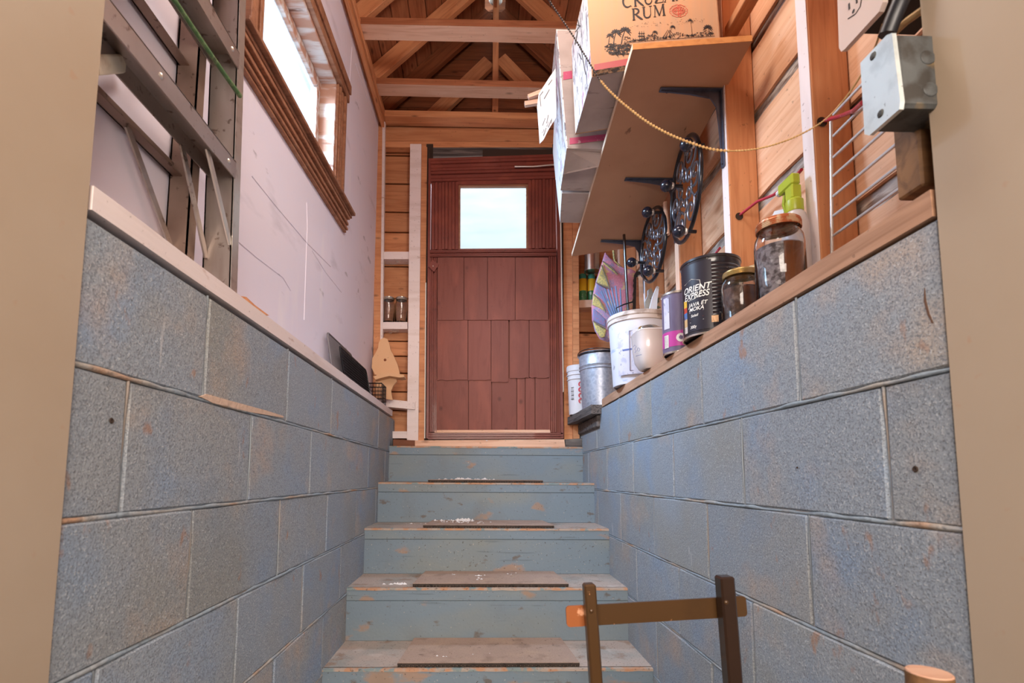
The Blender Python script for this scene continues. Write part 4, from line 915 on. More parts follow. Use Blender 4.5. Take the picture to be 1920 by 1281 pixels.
for pts in ([(-.0, .21), (.05, .18), (.02, .16), (.09, .13), (.10, .07), (.06, .03)], [(.10, .20), (.14, .17), (.12, .14), (.16, .10), (.13, .05), (.08, .03)], [(-.6, .05), (-.6, .215), (.0, .215)], [(-.6, .05), (-.0, .048)]):
    arc_line(.121, BC, [(pa+.3+a, z) for a, z in pts], .0014, mat('grey_violet_ink', rgb(118, 112, 140), .6), t, 'label_drawing', off=.003)
GC = (.640, 2.63, .358)
t = bucket('galvanised_bucket', 'small galvanised metal bucket with a dark rim near the door', GC, .097, .114, .30, GALV, extra=[(.205, 0), (.21, .004), (.215, 0), (.222, 0), (.228, .004), (.234, 0)])
MB().lathe([(.112, .285), (.121, .289), (.121, .295), (.113, .298)], GC, 40).build('dark_rim', IRON, t, smooth=50)
b = MB(); b.tube([(GC[0]+.119*math.cos(a), GC[1]+.119*math.sin(a)-.004, GC[2]+.302+.005*math.sin(a*2)) for a in [k*PI/16 for k in range(33)]], .0025, 6); b.build('wire_handle', IRON, t, smooth=60)
JC = (.578, 2.87, .358)
t = bucket('compound_tub', 'white plastic tub with red lettering and barcode beside the door frame', JC, .064, .074, .285, PLW, extra=[(.20, 0), (.202, .006), (.206, .006), (.208, 0), (.226, 0), (.228, .006), (.232, .006), (.234, 0), (.25, 0), (.252, .005), (.28, .004)])
ja = math.atan2(-JC[1], -JC[0])
bend_text('CGCC', .062, .068, JC, ja-.12, .125, REDT, t, 'lettering', off=.004, rot=-PI/2, sx=.72)
for k in range(10):
    arc_patch(.068, JC, ja-.80, ja-.52, .085+.0075*k, .0865+.0075*k+(.002 if k % 3 == 0 else 0), INK, t, 'barcode_bar', off=.003, n=3)
# the tub and bucket stand on the grey plank

# ------------------------------------------------------------------ tools in the pail
def tool_tube(name, label, cat, pts, r, m, Y, group=None, n=6):
    P = [at(x, y, Y=Y) for x, y in pts]; base = P[0]+(P[0]-P[1]).normalized()*.10
    base = Vector((min(max(base.x, .61), .77), Y, .42)) if True else base
    o = MB().tube([base]+P, ([r[0]]+list(r)) if isinstance(r, list) else r, n).build(name, m, smooth=60); return tag(o, label, cat, group)
blues = [((1150, 600), (1127, 545)), ((1153, 598), (1134, 541)), ((1156, 598), (1141, 542)), ((1159, 598), (1147, 540)), ((1162, 598), (1154, 536)), ((1166, 600), (1163, 541))]
for k, (a, c) in enumerate(blues):
    p, q = at(*a, Y=2.08+.012*k), at(*c, Y=2.05+.012*k); lo = p-(q-p)*1.0
    lo = Vector((max(lo.x, .62), p.y, .46))
    b = MB(); b.tube([lo, p, p.lerp(q, .5), q], [.006, .006, .004, .003], 6)
    o = b.build('paint_stirrer', BLUEH, smooth=60)
    tag(o, ('leftmost', 'second from left', 'third from left', 'fourth from left', 'fifth from left', 'rightmost')[k]+' of the blue-grey sticks fanning out of the white pail', 'stick', 'blue sticks in the pail')
tool_tube('black_pole', 'long thin black pole rising from the pail behind the shelf', 'pole', [(1179, 604), (1176, 560), (1172, 490), (1170, 440)], .0065, BLKP, 2.17)
tool_tube('bent_wire_hanger', 'bent black wire bracket sticking out of the pail', 'wire', [(1163, 602), (1155, 578), (1170, 571), (1187, 566)], .003, BLKW, 2.06)
t = thing('hand_saw', 'dark toothed saw blade with curled top standing in the pail', 'saw', at(1193, 600, Y=2.12))
Yq = 2.12
L1 = [(1185, 604), (1187, 570), (1188, 540), (1189, 516), (1193, 509), (1200, 509)]; L2 = [(1202, 514), (1196, 516), (1195, 524), (1197, 560), (1200, 604)]
zz = []
for (a, c) in zip(L1[:4], L1[1:4]):
    for j in range(5):
        u = j/5; zz.append((a[0]+(c[0]-a[0])*u-(1.2 if j % 2 else 0), a[1]+(c[1]-a[1])*u))
P = [at(x, y, Y=Yq) for x, y in zz+L1[3:]+L2]
MB().prism(P, (0, .004, 0)).build('saw_blade', SAWD, t)
P = [at(x, y, Y=Yq-.006) for x, y in ((1192, 604), (1193, 560), (1194, 520), (1197, 520), (1199, 570), (1202, 604))]
MB().prism(P, (0, .004, 0)).build('saw_spine', W_DARK, t)
P = [at(x, y, Y=2.14) for x, y in ((1201, 606), (1199, 560), (1196, 519), (1200, 516), (1205, 522), (1207, 560), (1211, 606))]
o = MB().prism(P, (0, .014, 0)).build('paint_brush_handle', W_PALE); tag(o, 'pale flat wooden handle right of the saw in the pail', 'handle')
P = [at(x, y, Y=2.08) for x, y in ((1216, 606), (1218, 580), (1224, 556), (1232, 536), (1236, 538), (1233, 560), (1230, 606))]
o = MB().prism(P, (0, .012, 0)).build('plastic_scraper', PLW); tag(o, 'white pointed plastic blade standing in the pail', 'scraper')
P = [at(x, y, Y=2.16) for x, y in ((1208, 600), (1210, 565), (1216, 552), (1216, 543), (1221, 540), (1226, 552), (1228, 600))]
o = MB().prism(P, (0, .02, 0)).build('caulk_tube', GALVL); tag(o, 'crumpled silver tube behind the white pointed blade', 'tube')
P = [at(x, y, Y=2.17) for x, y in ((1226, 606), (1227, 560), (1232, 548), (1244, 552), (1246, 606))]
o = MB().prism(P, (0, .006, 0)).build('printed_paddle', W_PALE); tag(o, 'tan flat paddle with dark print at the right of the pail', 'paddle')
P = [at(x, y, Y=2.168) for x, y in ((1229, 560), (1237, 556), (1239, 578), (1231, 580))]
MB().prism(P, (0, .001, 0)).build('dark_print', mat('grey_print', rgb(96, 100, 88), .7, layers=[('noise', 60, 4, .5, .56, rgb(200, 160, 130), .9)]), o)

# ------------------------------------------------------------------ knitted bag hanging near the door
t = thing('knitted_bag', 'patterned yellow and pink knitted bag hanging behind the pail', 'bag', at(1150, 640, Y=2.5))
def puff(name, poly, m, Y=2.5, d=.05, par=None):
    """rounded soft panel"""
    P = [at(x, y, Y=Y) for x, y in poly]; C = sum(P, Vector())/len(P); n = len(P); vs = []; fs = []
    rings = [(1, 0), (.985, -.35), (.9, -.72), (.7, -.92), (.35, -1)]
    for s_, dd in rings:
        for p in P: vs.append(C+(p-C)*s_+Vector((0, d*dd*.5, 0)))
    vs.append(C+Vector((0, -d*.5, 0)))
    for i in range(len(rings)-1):
        for k in range(n): fs.append((i*n+k, i*n+(k+1) % n, (i+1)*n+(k+1) % n, (i+1)*n+k))
    L = (len(rings)-1)*n
    for k in range(n): fs.append((L+k, L+(k+1) % n, len(vs)-1))
    fs.append(tuple(range(n))[::-1])
    return MB().add(vs, fs).build(name, m, par or t, smooth=60)
puff('bag_body', [(1134, 474), (1126, 500), (1118, 525), (1112, 550), (1109, 575), (1110, 600), (1115, 620), (1124, 636), (1140, 642), (1160, 630), (1180, 590), (1190, 560), (1192, 510), (1183, 505), (1172, 506), (1160, 500), (1148, 488)], CLOTHP)
puff('yellow_patch', [(1130, 495), (1124, 512), (1118, 530), (1132, 538), (1144, 540), (1139, 520), (1133, 503)], CLOTH, 2.478, .012)
puff('yellow_patch', [(1113, 552), (1110, 572), (1122, 577), (1136, 586), (1133, 572), (1122, 562)], CLOTH, 2.478, .012)
puff('yellow_patch', [(1112, 603), (1117, 620), (1126, 634), (1134, 632), (1137, 618), (1122, 610)], CLOTH, 2.478, .012)
puff('blue_patch', [(1120, 532), (1115, 550), (1128, 562), (1136, 574), (1142, 560), (1138, 542)], CLOTHB, 2.478, .012)
puff('blue_patch', [(1112, 578), (1111, 600), (1124, 608), (1136, 614), (1136, 600), (1122, 586)], CLOTHB, 2.478, .012)
for pts in ([(1128, 497), (1136, 520), (1143, 542)], [(1113, 552), (1124, 562), (1136, 586)], [(1112, 602), (1124, 610), (1136, 616)], [(1130, 490), (1145, 500), (1158, 514)], [(1118, 530), (1130, 536), (1144, 541)]):
    MB().tube([at(x, y, Y=2.465) for x, y in pts], .0035, 5).build('knitted_stripe', CLOTHG, t, smooth=60)
MB().tube([at(x, y, Y=2.468) for x, y in ((1131, 493), (1143, 503), (1158, 515))], .004, 5).build('yellow_cord', CLOTH, t, smooth=60)
MB().tube([at(x, y, Y=2.49) for x, y in ((1136, 478), (1150, 496), (1172, 506))], .007, 6).build('bag_hem', CLOTHP, t, smooth=60)
MB().tube([at(x, y, Y=2.5) for x, y in ((1150, 470), (1152, 490), (1166, 503))], .006, 6).build('shoulder_strap', CLOTH, t, smooth=60)

# spray cans and tin on the small shelf right of the door
zsf = at(1100, 562, Y=3.0).z
for x, lab in ((1093, 'yellow and green spray can at the left on the shelf right of the door'), (1109, 'yellow and green spray can at the right, partly behind the knitted bag')):
    p = at(x, 555, Y=3.03); c = (p.x, 3.03, zsf); t = thing('spray_can', lab, 'spray can', c, 'spray cans on the shelf by the door')
    MB().lathe([(.0001, .001), (.024, 0), (.025, .003), (.025, .062)], c, 24).build('green_label', GRN, t, smooth=50)
    MB().lathe([(.025, .062), (.025, .135), (.022, .142)], c, 24).build('yellow_label', YEL, t, smooth=50)
    MB().lathe([(.023, .140), (.023, .168), (.02, .172), (.0001, .172)], c, 24).build('spray_cap', GRN2, t, smooth=50)
c = (at(1111, 500, Y=2.97).x, 2.985, zsf+.1725)
t = thing('tin_can', 'grey metal tin sitting high above the spray cans under the shelf end', 'tin', c)
MB().lathe([(.0001, .004), (.046, .004), (.047, 0), (.049, 0), (.049, .012), (.047, .014), (.047, .10), (.049, .102), (.049, .108), (.047, .11), (.047, .16), (.049, .165), (.0001, .165)], c, 32).build('tin_body', TIN, t, smooth=35)

# ------------------------------------------------------------------ spray bottle
SC_ = (.729, 1.100, .382)
t = thing('spray_bottle', 'milky spray bottle with a lime green trigger behind the large jar', 'spray bottle', SC_)
MB().lathe([(.0001, .003), (.027, 0), (.029, .005), (.029, .17), (.028, .20), (.022, .228), (.014, .24), (.0001, .24)], SC_, 28).build('bottle_body', MILK, t, smooth=45)
MB().lathe([(.018, .235), (.019, .237), (.019, .262), (.013, .268), (.0001, .268)], SC_, 16).build('collar', LIME, t, smooth=30)
hd = Vector(SC_); b = MB(); b.box(hd.x-.012, hd.x+.012, hd.y-.012, hd.y+.016, hd.z+.266, hd.z+.300, .003); b.box(hd.x-.011, hd.x+.011, hd.y-.012, hd.y+.045, hd.z+.300, hd.z+.328, .004); b.build('spray_head', LIME, t)
MB().tube([(hd.x, hd.y+.03, hd.z+.295), (hd.x, hd.y+.036, hd.z+.275), (hd.x, hd.y+.03, hd.z+.25)], [.006, .006, .004], 6).build('trigger', LIME, t, smooth=60)
MB().lathe([(.008, 0), (.008, .012), (.0001, .012)], (hd.x, hd.y+.045, hd.z+.314), 10, Mx=Matrix.Rotation(-PI/2, 4, 'X')).build('nozzle', PLW, t)
P = [at(x, y, X=.78) for x, y in ((1425, 452), (1452, 396), (1470, 392), (1468, 430), (1440, 452))]
o = MB().prism(P, (.006, 0, 0)).build('paper_card', CARDW); tag(o, 'folded white card leaning behind the large seed jar', 'card')

# ------------------------------------------------------------------ shelf with brackets
def zsh(y): return 1.247-.143*(y-1.33)
shf = thing('wall_shelf', 'tan fibreboard shelf sloping away along the right wall studs', 'shelf', (.59, 1.85, 1.17))
c4 = [(.437, 1.345), (.772, 1.312), (.758, 2.30), (.449, 2.392)]
MB().hexa([(x, y, zsh(y)) for x, y in c4]+[(x, y, zsh(y)+.018) for x, y in c4]).build('shelf_board', SHELF, shf)
e = Vector((.772-.437, 1.312-1.345, 0)).normalized()
MB().hexa([(.437, 1.3435, zsh(1.345)), (.772, 1.3105, zsh(1.312)), (.772, 1.3125, zsh(1.312)), (.437, 1.3455, zsh(1.345)), (.437, 1.3435, zsh(1.345)+.018), (.772, 1.3105, zsh(1.312)+.018), (.772, 1.3125, zsh(1.312)+.018), (.437, 1.3455, zsh(1.345)+.018)]).build('sawn_edge', SHEDGE, shf)
MB().hexa([(.4355, 1.345, zsh(1.345)), (.4375, 1.345, zsh(1.345)), (.4495, 2.392, zsh(2.392)), (.4475, 2.392, zsh(2.392)), (.4355, 1.345, zsh(1.345)+.018), (.4375, 1.345, zsh(1.345)+.018), (.4495, 2.392, zsh(2.392)+.018), (.4475, 2.392, zsh(2.392)+.018)]).build('pale_edge', mat('pale_shelf_edge', rgb(236, 214, 190), .6), shf)
for y in (1.47, 1.86, 2.26):
    zt_ = zsh(y)-.001; xw = SX-.004
    b = MB(); pr = [(xw-.19, zt_), (xw, zt_), (xw, zt_-.245), (xw-.006, zt_-.245), (xw-.011, zt_-.12), (xw-.017, zt_-.055), (xw-.034, zt_-.026), (xw-.10, zt_-.014), (xw-.19, zt_-.006)]
    b.prism([(x, y-.0025, z) for x, z in pr], (0, .005, 0))
    b.prism([(xw-.195, y-.012, zt_-.003), (xw, y-.014, zt_-.003), (xw, y+.014, zt_-.003), (xw-.195, y+.008, zt_-.003)], (0, 0, .003))
    b.prism([(xw-.003, y-.013, zt_), (xw-.003, y+.013, zt_), (xw-.003, y+.010, zt_-.255), (xw-.003, y-.010, zt_-.255)], (.003, 0, 0))
    br = b.build('shelf_bracket', IRONG, shf)
    for (x, z) in ((xw-.17, zt_-.0035), (xw-.05, zt_-.0035)):
        MB().lathe([(.0001, -.0015), (.003, -.001), (.004, 0)], (x, y+.006, z), 8).build('screw', IRON, br)

# ------------------------------------------------------------------ cartons on the shelf
def carton_faces(P, h, tilt=(0, 0)):
    B = [Vector(p) for p in P]; T = [p+Vector((tilt[0], tilt[1], h)) for p in B]; return B, T
sz = lambda y: zsh(y)+.0185
# rum carton
nl, nr, fr_, fl2 = Vector((.340, 1.452, sz(1.452))), Vector((.708, 1.365, sz(1.365)+.012)), Vector((.70, 1.60, sz(1.6)+.012)), Vector((.330, 1.672, sz(1.672)))
h = .33; rum = thing('rum_carton', 'brown cardboard rum box with black print overhanging the shelf', 'box', (nl+fr_)/2)
T = [p+Vector((-.012, 0, h)) for p in (nl, nr, fr_, fl2)]
def quadpanel(name, q, m, par, th=.004, inward=None, label=None):
    q = [Vector(p) for p in q]; n = (q[1]-q[0]).cross(q[2]-q[1]).normalized(); d = (inward-sum(q, Vector())/4)
    if n.dot(d) < 0: n = -n
    return MB().prism(q, n*th).build(name, m, par, label=label)
ctr = (nl+nr+fr_+fl2)/4+Vector((0, 0, h/2))
quadpanel('front_panel', [nl, nr, T[1], T[0]], CARD, rum, inward=ctr)
quadpanel('side_panel', [nl, T[0], T[3], fl2], PRINT, rum, inward=ctr, label='glossy printed white side of the box')
quadpanel('side_panel', [nr, T[1], T[2], fr_], CARD, rum, inward=ctr)
quadpanel('rear_panel', [fl2, fr_, T[2], T[3]], CARD, rum, inward=ctr)
quadpanel('bottom_panel', [nl, fl2, fr_, nr], CARDG, rum, inward=ctr)
quadpanel('top_panel', [T[0], T[1], T[2], T[3]], CARD, rum, inward=ctr)
Nf = (nr-nl).cross(T[0]-nl).normalized()
if Nf.y > 0: Nf = -Nf
FP = nl+Nf*.0006
def fp(x, y, o=0): return atp(x, y, FP+Nf*o, Nf)
quad = [(1111, 122), (1172, 112), (1172, 130), (1111, 138)]
b = MB(); b.prism([fp(x, y) for x, y in ((1114, 121), (1200, 106), (1200, 119), (1114, 133))], Nf*.0004); b.build('red_band', REDBAND, rum)
b = MB(); b.prism([fp(x, y, .0006) for x, y in ((1111, 133), (1172, 123), (1172, 133), (1111, 143))], Nf*.0006); b.build('torn_tape', TORN, rum)
def stroke(b, pts, w_, fn):
    """flat ribbon in picture units mapped on a face by fn; w_ may vary along the stroke"""
    n = len(pts); W = w_ if isinstance(w_, (list, tuple)) else [w_]*n; L_ = []; R_ = []
    for i in range(n):
        a = pts[max(0, i-1)]; c = pts[min(n-1, i+1)]; dx, dy = c[0]-a[0], c[1]-a[1]; l = math.hypot(dx, dy) or 1
        nx, ny = -dy/l*W[i]/2, dx/l*W[i]/2; L_.append(fn(pts[i][0]+nx, pts[i][1]+ny)); R_.append(fn(pts[i][0]-nx, pts[i][1]-ny))
    b.add(L_+R_, [(i, i+1, n+i+1, n+i) for i in range(n-1)])
# serif capitals in unit squares (x right, y up)
def arcp(cx, cy, rx, ry, a0, a1, n=14): return [(cx+rx*math.cos(math.radians(a0+(a1-a0)*k/n)), cy+ry*math.sin(math.radians(a0+(a1-a0)*k/n))) for k in range(n+1)]
SER = lambda x, y, w=.13: ([(x-w, y), (x+w, y)], .045)
def wvar(n, lo, hi, ph=0): return [lo+(hi-lo)*abs(math.sin(PI*k/(n-1)+ph)) for k in range(n)]
GL = {
 'C': (.85, [(arcp(.46, .5, .38, .46, 52, 308, 20), wvar(21, .05, .16)), ([(.70, .86), (.74, .98)], .05), ([(.70, .14), (.78, .03)], .04)]),
 'R': (.82, [([(.2, .02), (.2, .98)], .15), SER(.2, .02), SER(.2, .98), (arcp(.26, .73, .36, .25, 90, -90, 14), wvar(15, .04, .14)), ([(.34, .48), (.55, .26), (.8, .03), (.92, -.04)], [.1, .14, .14, .03])]),
 'U': (.86, [([(.18, .98), (.18, .35)], .14), (arcp(.45, .34, .27, .30, 180, 360, 14), [.14-.006*k for k in range(15)]), ([(.72, .35), (.72, .98)], .05), SER(.18, .98), SER(.72, .98)]),
 'Z': (.78, [([(.1, .96), (.72, .96)], .05), ([(.70, .96), (.10, .04)], .14), ([(.1, .04), (.74, .04)], .05), ([(.1, .96), (.08, .80)], .04), ([(.74, .04), (.78, .22)], .04)]),
 'A': (.88, [([(.08, .02), (.43, .98)], .05), ([(.43, .98), (.80, .02)], .14), ([(.22, .36), (.66, .36)], .04), SER(.08, .02, .1), SER(.80, .02, .12)]),
 'N': (.92, [([(.16, .02), (.16, .98)], .05), ([(.14, .98), (.80, .0)], .14), ([(.80, .0), (.80, .98)], .05), SER(.16, .02, .1), SER(.80, .98, .1), SER(.12, .98, .08)]),
 'M': (1.08, [([(.14, .02), (.2, .98)], .05), ([(.2, .98), (.52, .06)], .13), ([(.52, .06), (.84, .98)], .05), ([(.84, .98), (.90, .02)], .14), SER(.14, .02, .1), SER(.90, .02, .13), SER(.14, .98, .07), SER(.9, .98, .07)]),
}
def serif_word(word, x, y, ux, uy, b, fn, gap=.06):
    """x, y: lower-left in picture units; ux: vector of one letter height to the right; uy: up"""
    for ch in word:
        wd, strokes = GL[ch]
        for pts, w_ in strokes:
            q = [(x+ux[0]*px+uy[0]*py, y+ux[1]*px+uy[1]*py) for px, py in pts]; s_ = math.hypot(*ux)
            stroke(b, q, [v*s_ for v in w_] if isinstance(w_, (list, tuple)) else w_*s_, fn)
        x += ux[0]*(wd+gap); y += ux[1]*(wd+gap)
f1 = lambda x, y: fp(x, y, .0008)
b = MB(); serif_word('CRUZAN', 1167, 15.5, (22.4, -3.2), (-1.2, -24), b, f1, .04); b.build('lettering', INK, rum)
b = MB(); serif_word('RUM', 1184, 38.5, (23, -3.6), (-1.2, -22), b, f1, .04); b.build('lettering', INK, rum)
b = MB()   # red seal
for k in range(16):
    a = 2*PI*k/16; stroke(b, [(1272+13*math.cos(a)*1.1, 20+8.5*math.sin(a)), (1272+5*math.cos(a+.5), 20+4*math.sin(a+.5))], .8, f1)
stroke(b, [(1272+16*math.cos(2*PI*k/24)*(1+.07*(k % 2)), 20+11*math.sin(2*PI*k/24)*(1+.07*(k % 2))) for k in range(25)], .9, f1)
stroke(b, [(1272+11*math.cos(2*PI*k/20), 20+7.5*math.sin(2*PI*k/20)) for k in range(21)], .8, f1)
stroke(b, [(1271, 9), (1272, 31)], 1.6, f1); stroke(b, [(1274.5, 9), (1275.5, 31)], 1.0, f1); stroke(b, [(1264, 20), (1281, 19)], 1.2, f1)
b.build('red_seal', INKR, rum)
b = MB(); rr = random.Random(3)   # engraved island scene: palms, ship, huts, hatching
def palm(x, y, h_, lean, s=1.0):
    top = (x+lean, y-h_); stroke(b, [(x, y), (x+lean*.3, y-h_*.5), top], [1.6*s, 1.1*s, .8*s], f1)
    for a in (-160, -135, -110, -80, -50, -25, 0, 170, 25):
        r = math.radians(a); L_ = 9.5*s
        pts = [(top[0]+L_*t*math.cos(r), top[1]+L_*t*math.sin(r)+4.5*s*t*t) for t in (0, .35, .7, 1)]
        stroke(b, pts, [.6, 2.0*s, 1.6*s, .3], f1)
palm(1150, 84, 24, 5, 1.15); palm(1165, 82, 26, 7, 1.25); palm(1141, 82, 16, 3, .8); palm(1332, 68, 17, -5, 1.0); palm(1298, 68, 30, -4, .5); palm(1226, 72, 12, 2, .6); palm(1255, 66, 16, 6, .6)
for k in range(300):
    x = rr.uniform(1133, 1182); yc = 92+rr.uniform(-10, 11)
    if ((x-1158)/27)**2+((yc-91)/13)**2 < 1: stroke(b, [(x, yc), (x+rr.uniform(2, 6), yc+rr.uniform(-1.2, .6))], rr.uniform(.6, 1.3), f1)
for k in range(430):
    x = rr.uniform(1170, 1338); yb_ = 78-(x-1170)*.082; y = yb_+rr.uniform(-9, 2)*(.6+.4*math.sin(x*.13))
    if rr.random() < .8: stroke(b, [(x, y), (x+rr.uniform(-1.5, 4), y+rr.uniform(-2.6, 1.2))], rr.uniform(.5, 1.2), f1)
stroke(b, [(1193, 74.5), (1202, 75.5), (1216, 71)], [1, 2.2, .6], f1)
for dx in (0, 4, 8): stroke(b, [(1199+dx, 73), (1199+dx, 58)], .7, f1); stroke(b, [(1196.5+dx, 68), (1201+dx, 67)], 1.6, f1); stroke(b, [(1197+dx, 63), (1200.5+dx, 62)], 1.3, f1)
for cx_ in (1252, 1256): stroke(b, [(cx_-9, 70), (cx_, 56), (cx_+9, 69)], 1.0, f1)
stroke(b, [(1170, 80), (1230, 75), (1300, 70), (1340, 67)], .8, f1); stroke(b, [(1190, 84), (1260, 77)], .5, f1)
for k in range(60):
    x = rr.uniform(1180, 1320); y = 50-(x-1180)*.10+rr.uniform(-5, 5); stroke(b, [(x, y), (x+rr.uniform(1, 3), y-.3)], .45, f1)
for pts in ([(1150, 95), (1160, 107)], [(1158, 92), (1170, 106)]): stroke(b, pts, .8, f1)
b.build('palm_scene_print', INK, rum)
# ink on the white side: big scribble
Ns = (T[0]-nl).cross(fl2-nl).normalized()
if Ns.x > 0: Ns = -Ns
b = MB(); fs_ = lambda x, y: atp(x, y, nl+Ns*.0008, Ns)
for pts in ([(1083, 36), (1086, 50), (1079, 60)], [(1080, 46), (1089, 49)], [(1083, 58), (1080, 75), (1078, 84)], [(1085, 100), (1091, 112)], [(1088, 84), (1098, 140)]): stroke(b, pts, 1.2, fs_)
b.build('handwriting', INK, rum)

def carton(name, label, x0, x1, ya, yb_, h_, side_m, front_m, skew=0, fx=0, zadd=0):
    B = [Vector((x0, ya, sz(ya)+zadd)), Vector((x1, ya, sz(ya)+zadd)), Vector((x1+fx, yb_, sz(yb_)+zadd)), Vector((x0+fx, yb_, sz(yb_)+zadd))]
    T_ = [p+Vector((skew, 0, h_)) for p in B]; t_ = thing(name, label, 'box', (B[0]+B[2])/2); c = (B[0]+B[2])/2+Vector((0, 0, h_/2))
    quadpanel('front_panel', [B[0], B[1], T_[1], T_[0]], front_m, t_, inward=c)
    quadpanel('side_panel', [B[0], T_[0], T_[3], B[3]], side_m, t_, inward=c)
    quadpanel('side_panel', [B[1], T_[1], T_[2], B[2]], front_m, t_, inward=c)
    quadpanel('rear_panel', [B[3], B[2], T_[2], T_[3]], front_m, t_, inward=c)
    quadpanel('bottom_panel', [B[0], B[3], B[2], B[1]], CARDG, t_, inward=c)
    quadpanel('top_panel', T_, CARDW, t_, inward=c)
    return t_, B, T_
t, B, T_ = carton('cardboard_carton', 'pale carton with magenta bands and torn flap behind the rum box', .310, .66, 1.735, 1.955, .475, PRINT, CARDG, skew=-.036, fx=.012)
Nn = Vector((0, -1, 0))
b = MB(); b.prism([atp(x, y, B[0]+Nn*.001, Nn) for x, y in ((1056, 135), (1085, 131), (1085, 145), (1056, 150))], (0, -.0004, 0)); b.build('magenta_band', MAGEN, t)
b = MB(); b.prism([atp(x, y, B[0]+Nn*.001, Nn) for x, y in ((1068, 259), (1150, 250), (1150, 261), (1068, 271))], (0, -.0004, 0)); b.build('magenta_band', MAGEN, t)
P = [at(1062, 281, Z=sz(1.74)-.002), at(1129, 288, Z=sz(1.76)-.004), at(1122, 313, Z=sz(1.8)-.035), at(1056, 327, Z=sz(1.8)-.035)]
MB().prism(P, (0, .001, .003)).build('hanging_flap', CARDG, t)
flp = [(1041.6, 128), (1043, 220), (1030, 240), (1019, 262), (1012, 269), (1010, 240), (1007, 199), (1010, 176), (1028, 148)]
fl_ = MB().prism([at(x, y, Y=1.765+(1043-x)*.0008) for x, y in flp], (0, .003, 0)).build('torn_flap', CARDW, t)
b = MB()
def fq(x, y): return at(x, y, Y=1.765+(1043-x)*.0008)+Vector((0, -.0012, 0))
for pts in ([(1017, 236), (1022, 222), (1025, 232), (1028, 216)], [(1016, 250), (1020, 243), (1019, 256), (1024, 240)], [(1025, 238), (1029, 228), (1028, 240), (1033, 226)], [(1031, 232), (1035, 222), (1034, 232)], [(1014, 200), (1012, 180), (1018, 172)], [(1020, 186), (1030, 168)], [(1028, 160), (1035, 150)]):
    stroke(b, pts, .9, fq)
b.build('handwriting', INK, fl_)
t, B, T_ = carton('cardboard_carton', 'pale empty carton at the far end of the shelf by the door', .330, .66, 1.972, 2.16, .335, CARDW, CARDG, skew=-.03, fx=.022)
P = [at(1064, 357, Z=sz(1.96)), at(1108, 355, Z=sz(1.96)), at(1108, 360, Z=sz(1.97)), at(1064, 362, Z=sz(1.97))]
b = MB()
for (a, c, zz) in (((1072, 300), (1080, 310), 1.80), ((1068, 375), (1078, 395), 2.0)):
    pass
for k, (a, c, r, lab) in enumerate((((1030, 166), (990, 182), .008, 'upper splintered pine stick poking out behind the handwritten flap'), ((1026, 188), (984, 196), .009, 'lower pine stick with a frayed end behind the handwritten flap'))):
    p, q = at(*a, Y=1.84), at(*c, Y=1.84); o = board('kindling_stick', p+Vector((.010, .0, .0)), q, r*1.9, r*1.6, W_PALE, None, side=(0, 0, 1), rag=.0035)
    tag(o, lab, 'stick')

# ------------------------------------------------------------------ ornate iron plant stands hung on the studs
def caddy(label, C, R, yawd, balls):
    t = thing('iron_plant_stand', label, 'plant stand', C, 'iron plant stands on the right wall')
    C = Vector(C); h = Vector((yawd[0], yawd[1], 0)).normalized()
    Pt = lambda u, v: C+h*u*R+Vector((0, 0, v*R))
    b = MB(); b.tube([Pt(math.cos(a), math.sin(a)) for a in [2*PI*k/48 for k in range(48)]], .0075, 8, closed=True); b.build('rim', IRON, t, smooth=60)
    def spiral(cx, cy, r0, r1, a0, turns, n=26): return [Pt(cx+(r0+(r1-r0)*k/n)*math.cos(a0+turns*2*PI*k/n), cy+(r0+(r1-r0)*k/n)*math.sin(a0+turns*2*PI*k/n)) for k in range(n+1)]
    rots = [k*PI/3 for k in range(6)]
    for k, a in enumerate(rots):
        s_ = 1 if k % 2 else -1; cx, cy = .66*math.cos(a), .66*math.sin(a)
        MB().tube(spiral(cx, cy, .04, .27, a+PI*.2, 1.35*s_), [.0028]*6+[.0042]*21, 6).build('scroll', IRONS, t, smooth=60)
        a2 = a+PI/6; cx, cy = .30*math.cos(a2), .30*math.sin(a2)
        MB().tube(spiral(cx, cy, .03, .20, a2, -1.2*s_), [.0028]*6+[.0038]*21, 6).build('scroll', IRONS, t, smooth=60)
        MB().tube([Pt(.44*math.cos(a2), .44*math.sin(a2)), Pt(.72*math.cos(a2+.12), .72*math.sin(a2+.12)), Pt(.97*math.cos(a2), .97*math.sin(a2))], .004, 6).build('spoke', IRONS, t, smooth=60)
    for (bx, by, bz) in balls:
        Bp = Vector((bx, by, bz)); r = .0215
        f = MB().ball(Bp, r, 18).build('ball_foot', BALL, t, smooth=80)
        d = (C-Bp); d = Vector((0, d.y, d.z)).normalized()
        MB().tube([Bp, Bp+Vector((.03, 0, 0)), Bp+Vector((C.x-Bp.x, 0, 0))], .006, 6).build('stem', IRON, f, smooth=60)
        MB().lathe([(.010, -.004), (.012, 0), (.010, .004)], Bp+Vector((.022, 0, 0)), 12, Mx=Matrix.Rotation(PI/2, 4, 'Y')).build('washer', STEEL, f, smooth=50)
caddy('round black scrollwork plant stand hanging nearer, with its rim touching the middle stud', (.718, 1.672, 1.012), .172, (.038, .35), [(.66, 1.515, 1.075), (.66, 1.694, 1.044), (.66, 1.594, .822)])
caddy('round black scrollwork plant stand hanging farther, above the white pail', (.722, 2.02, .978), .148, (0, .30), [(.66, 1.90, 1.058), (.66, 2.114, .944), (.66, 1.904, .817)])
o = MB().tube([at(1247, 380, X=.73), at(1250, 420, X=.73), at(1252, 440, X=.73)], .009, 8).build('wooden_peg', W_PALE, smooth=60)
tag(o, 'short pale wooden peg between the two iron stands', 'peg')

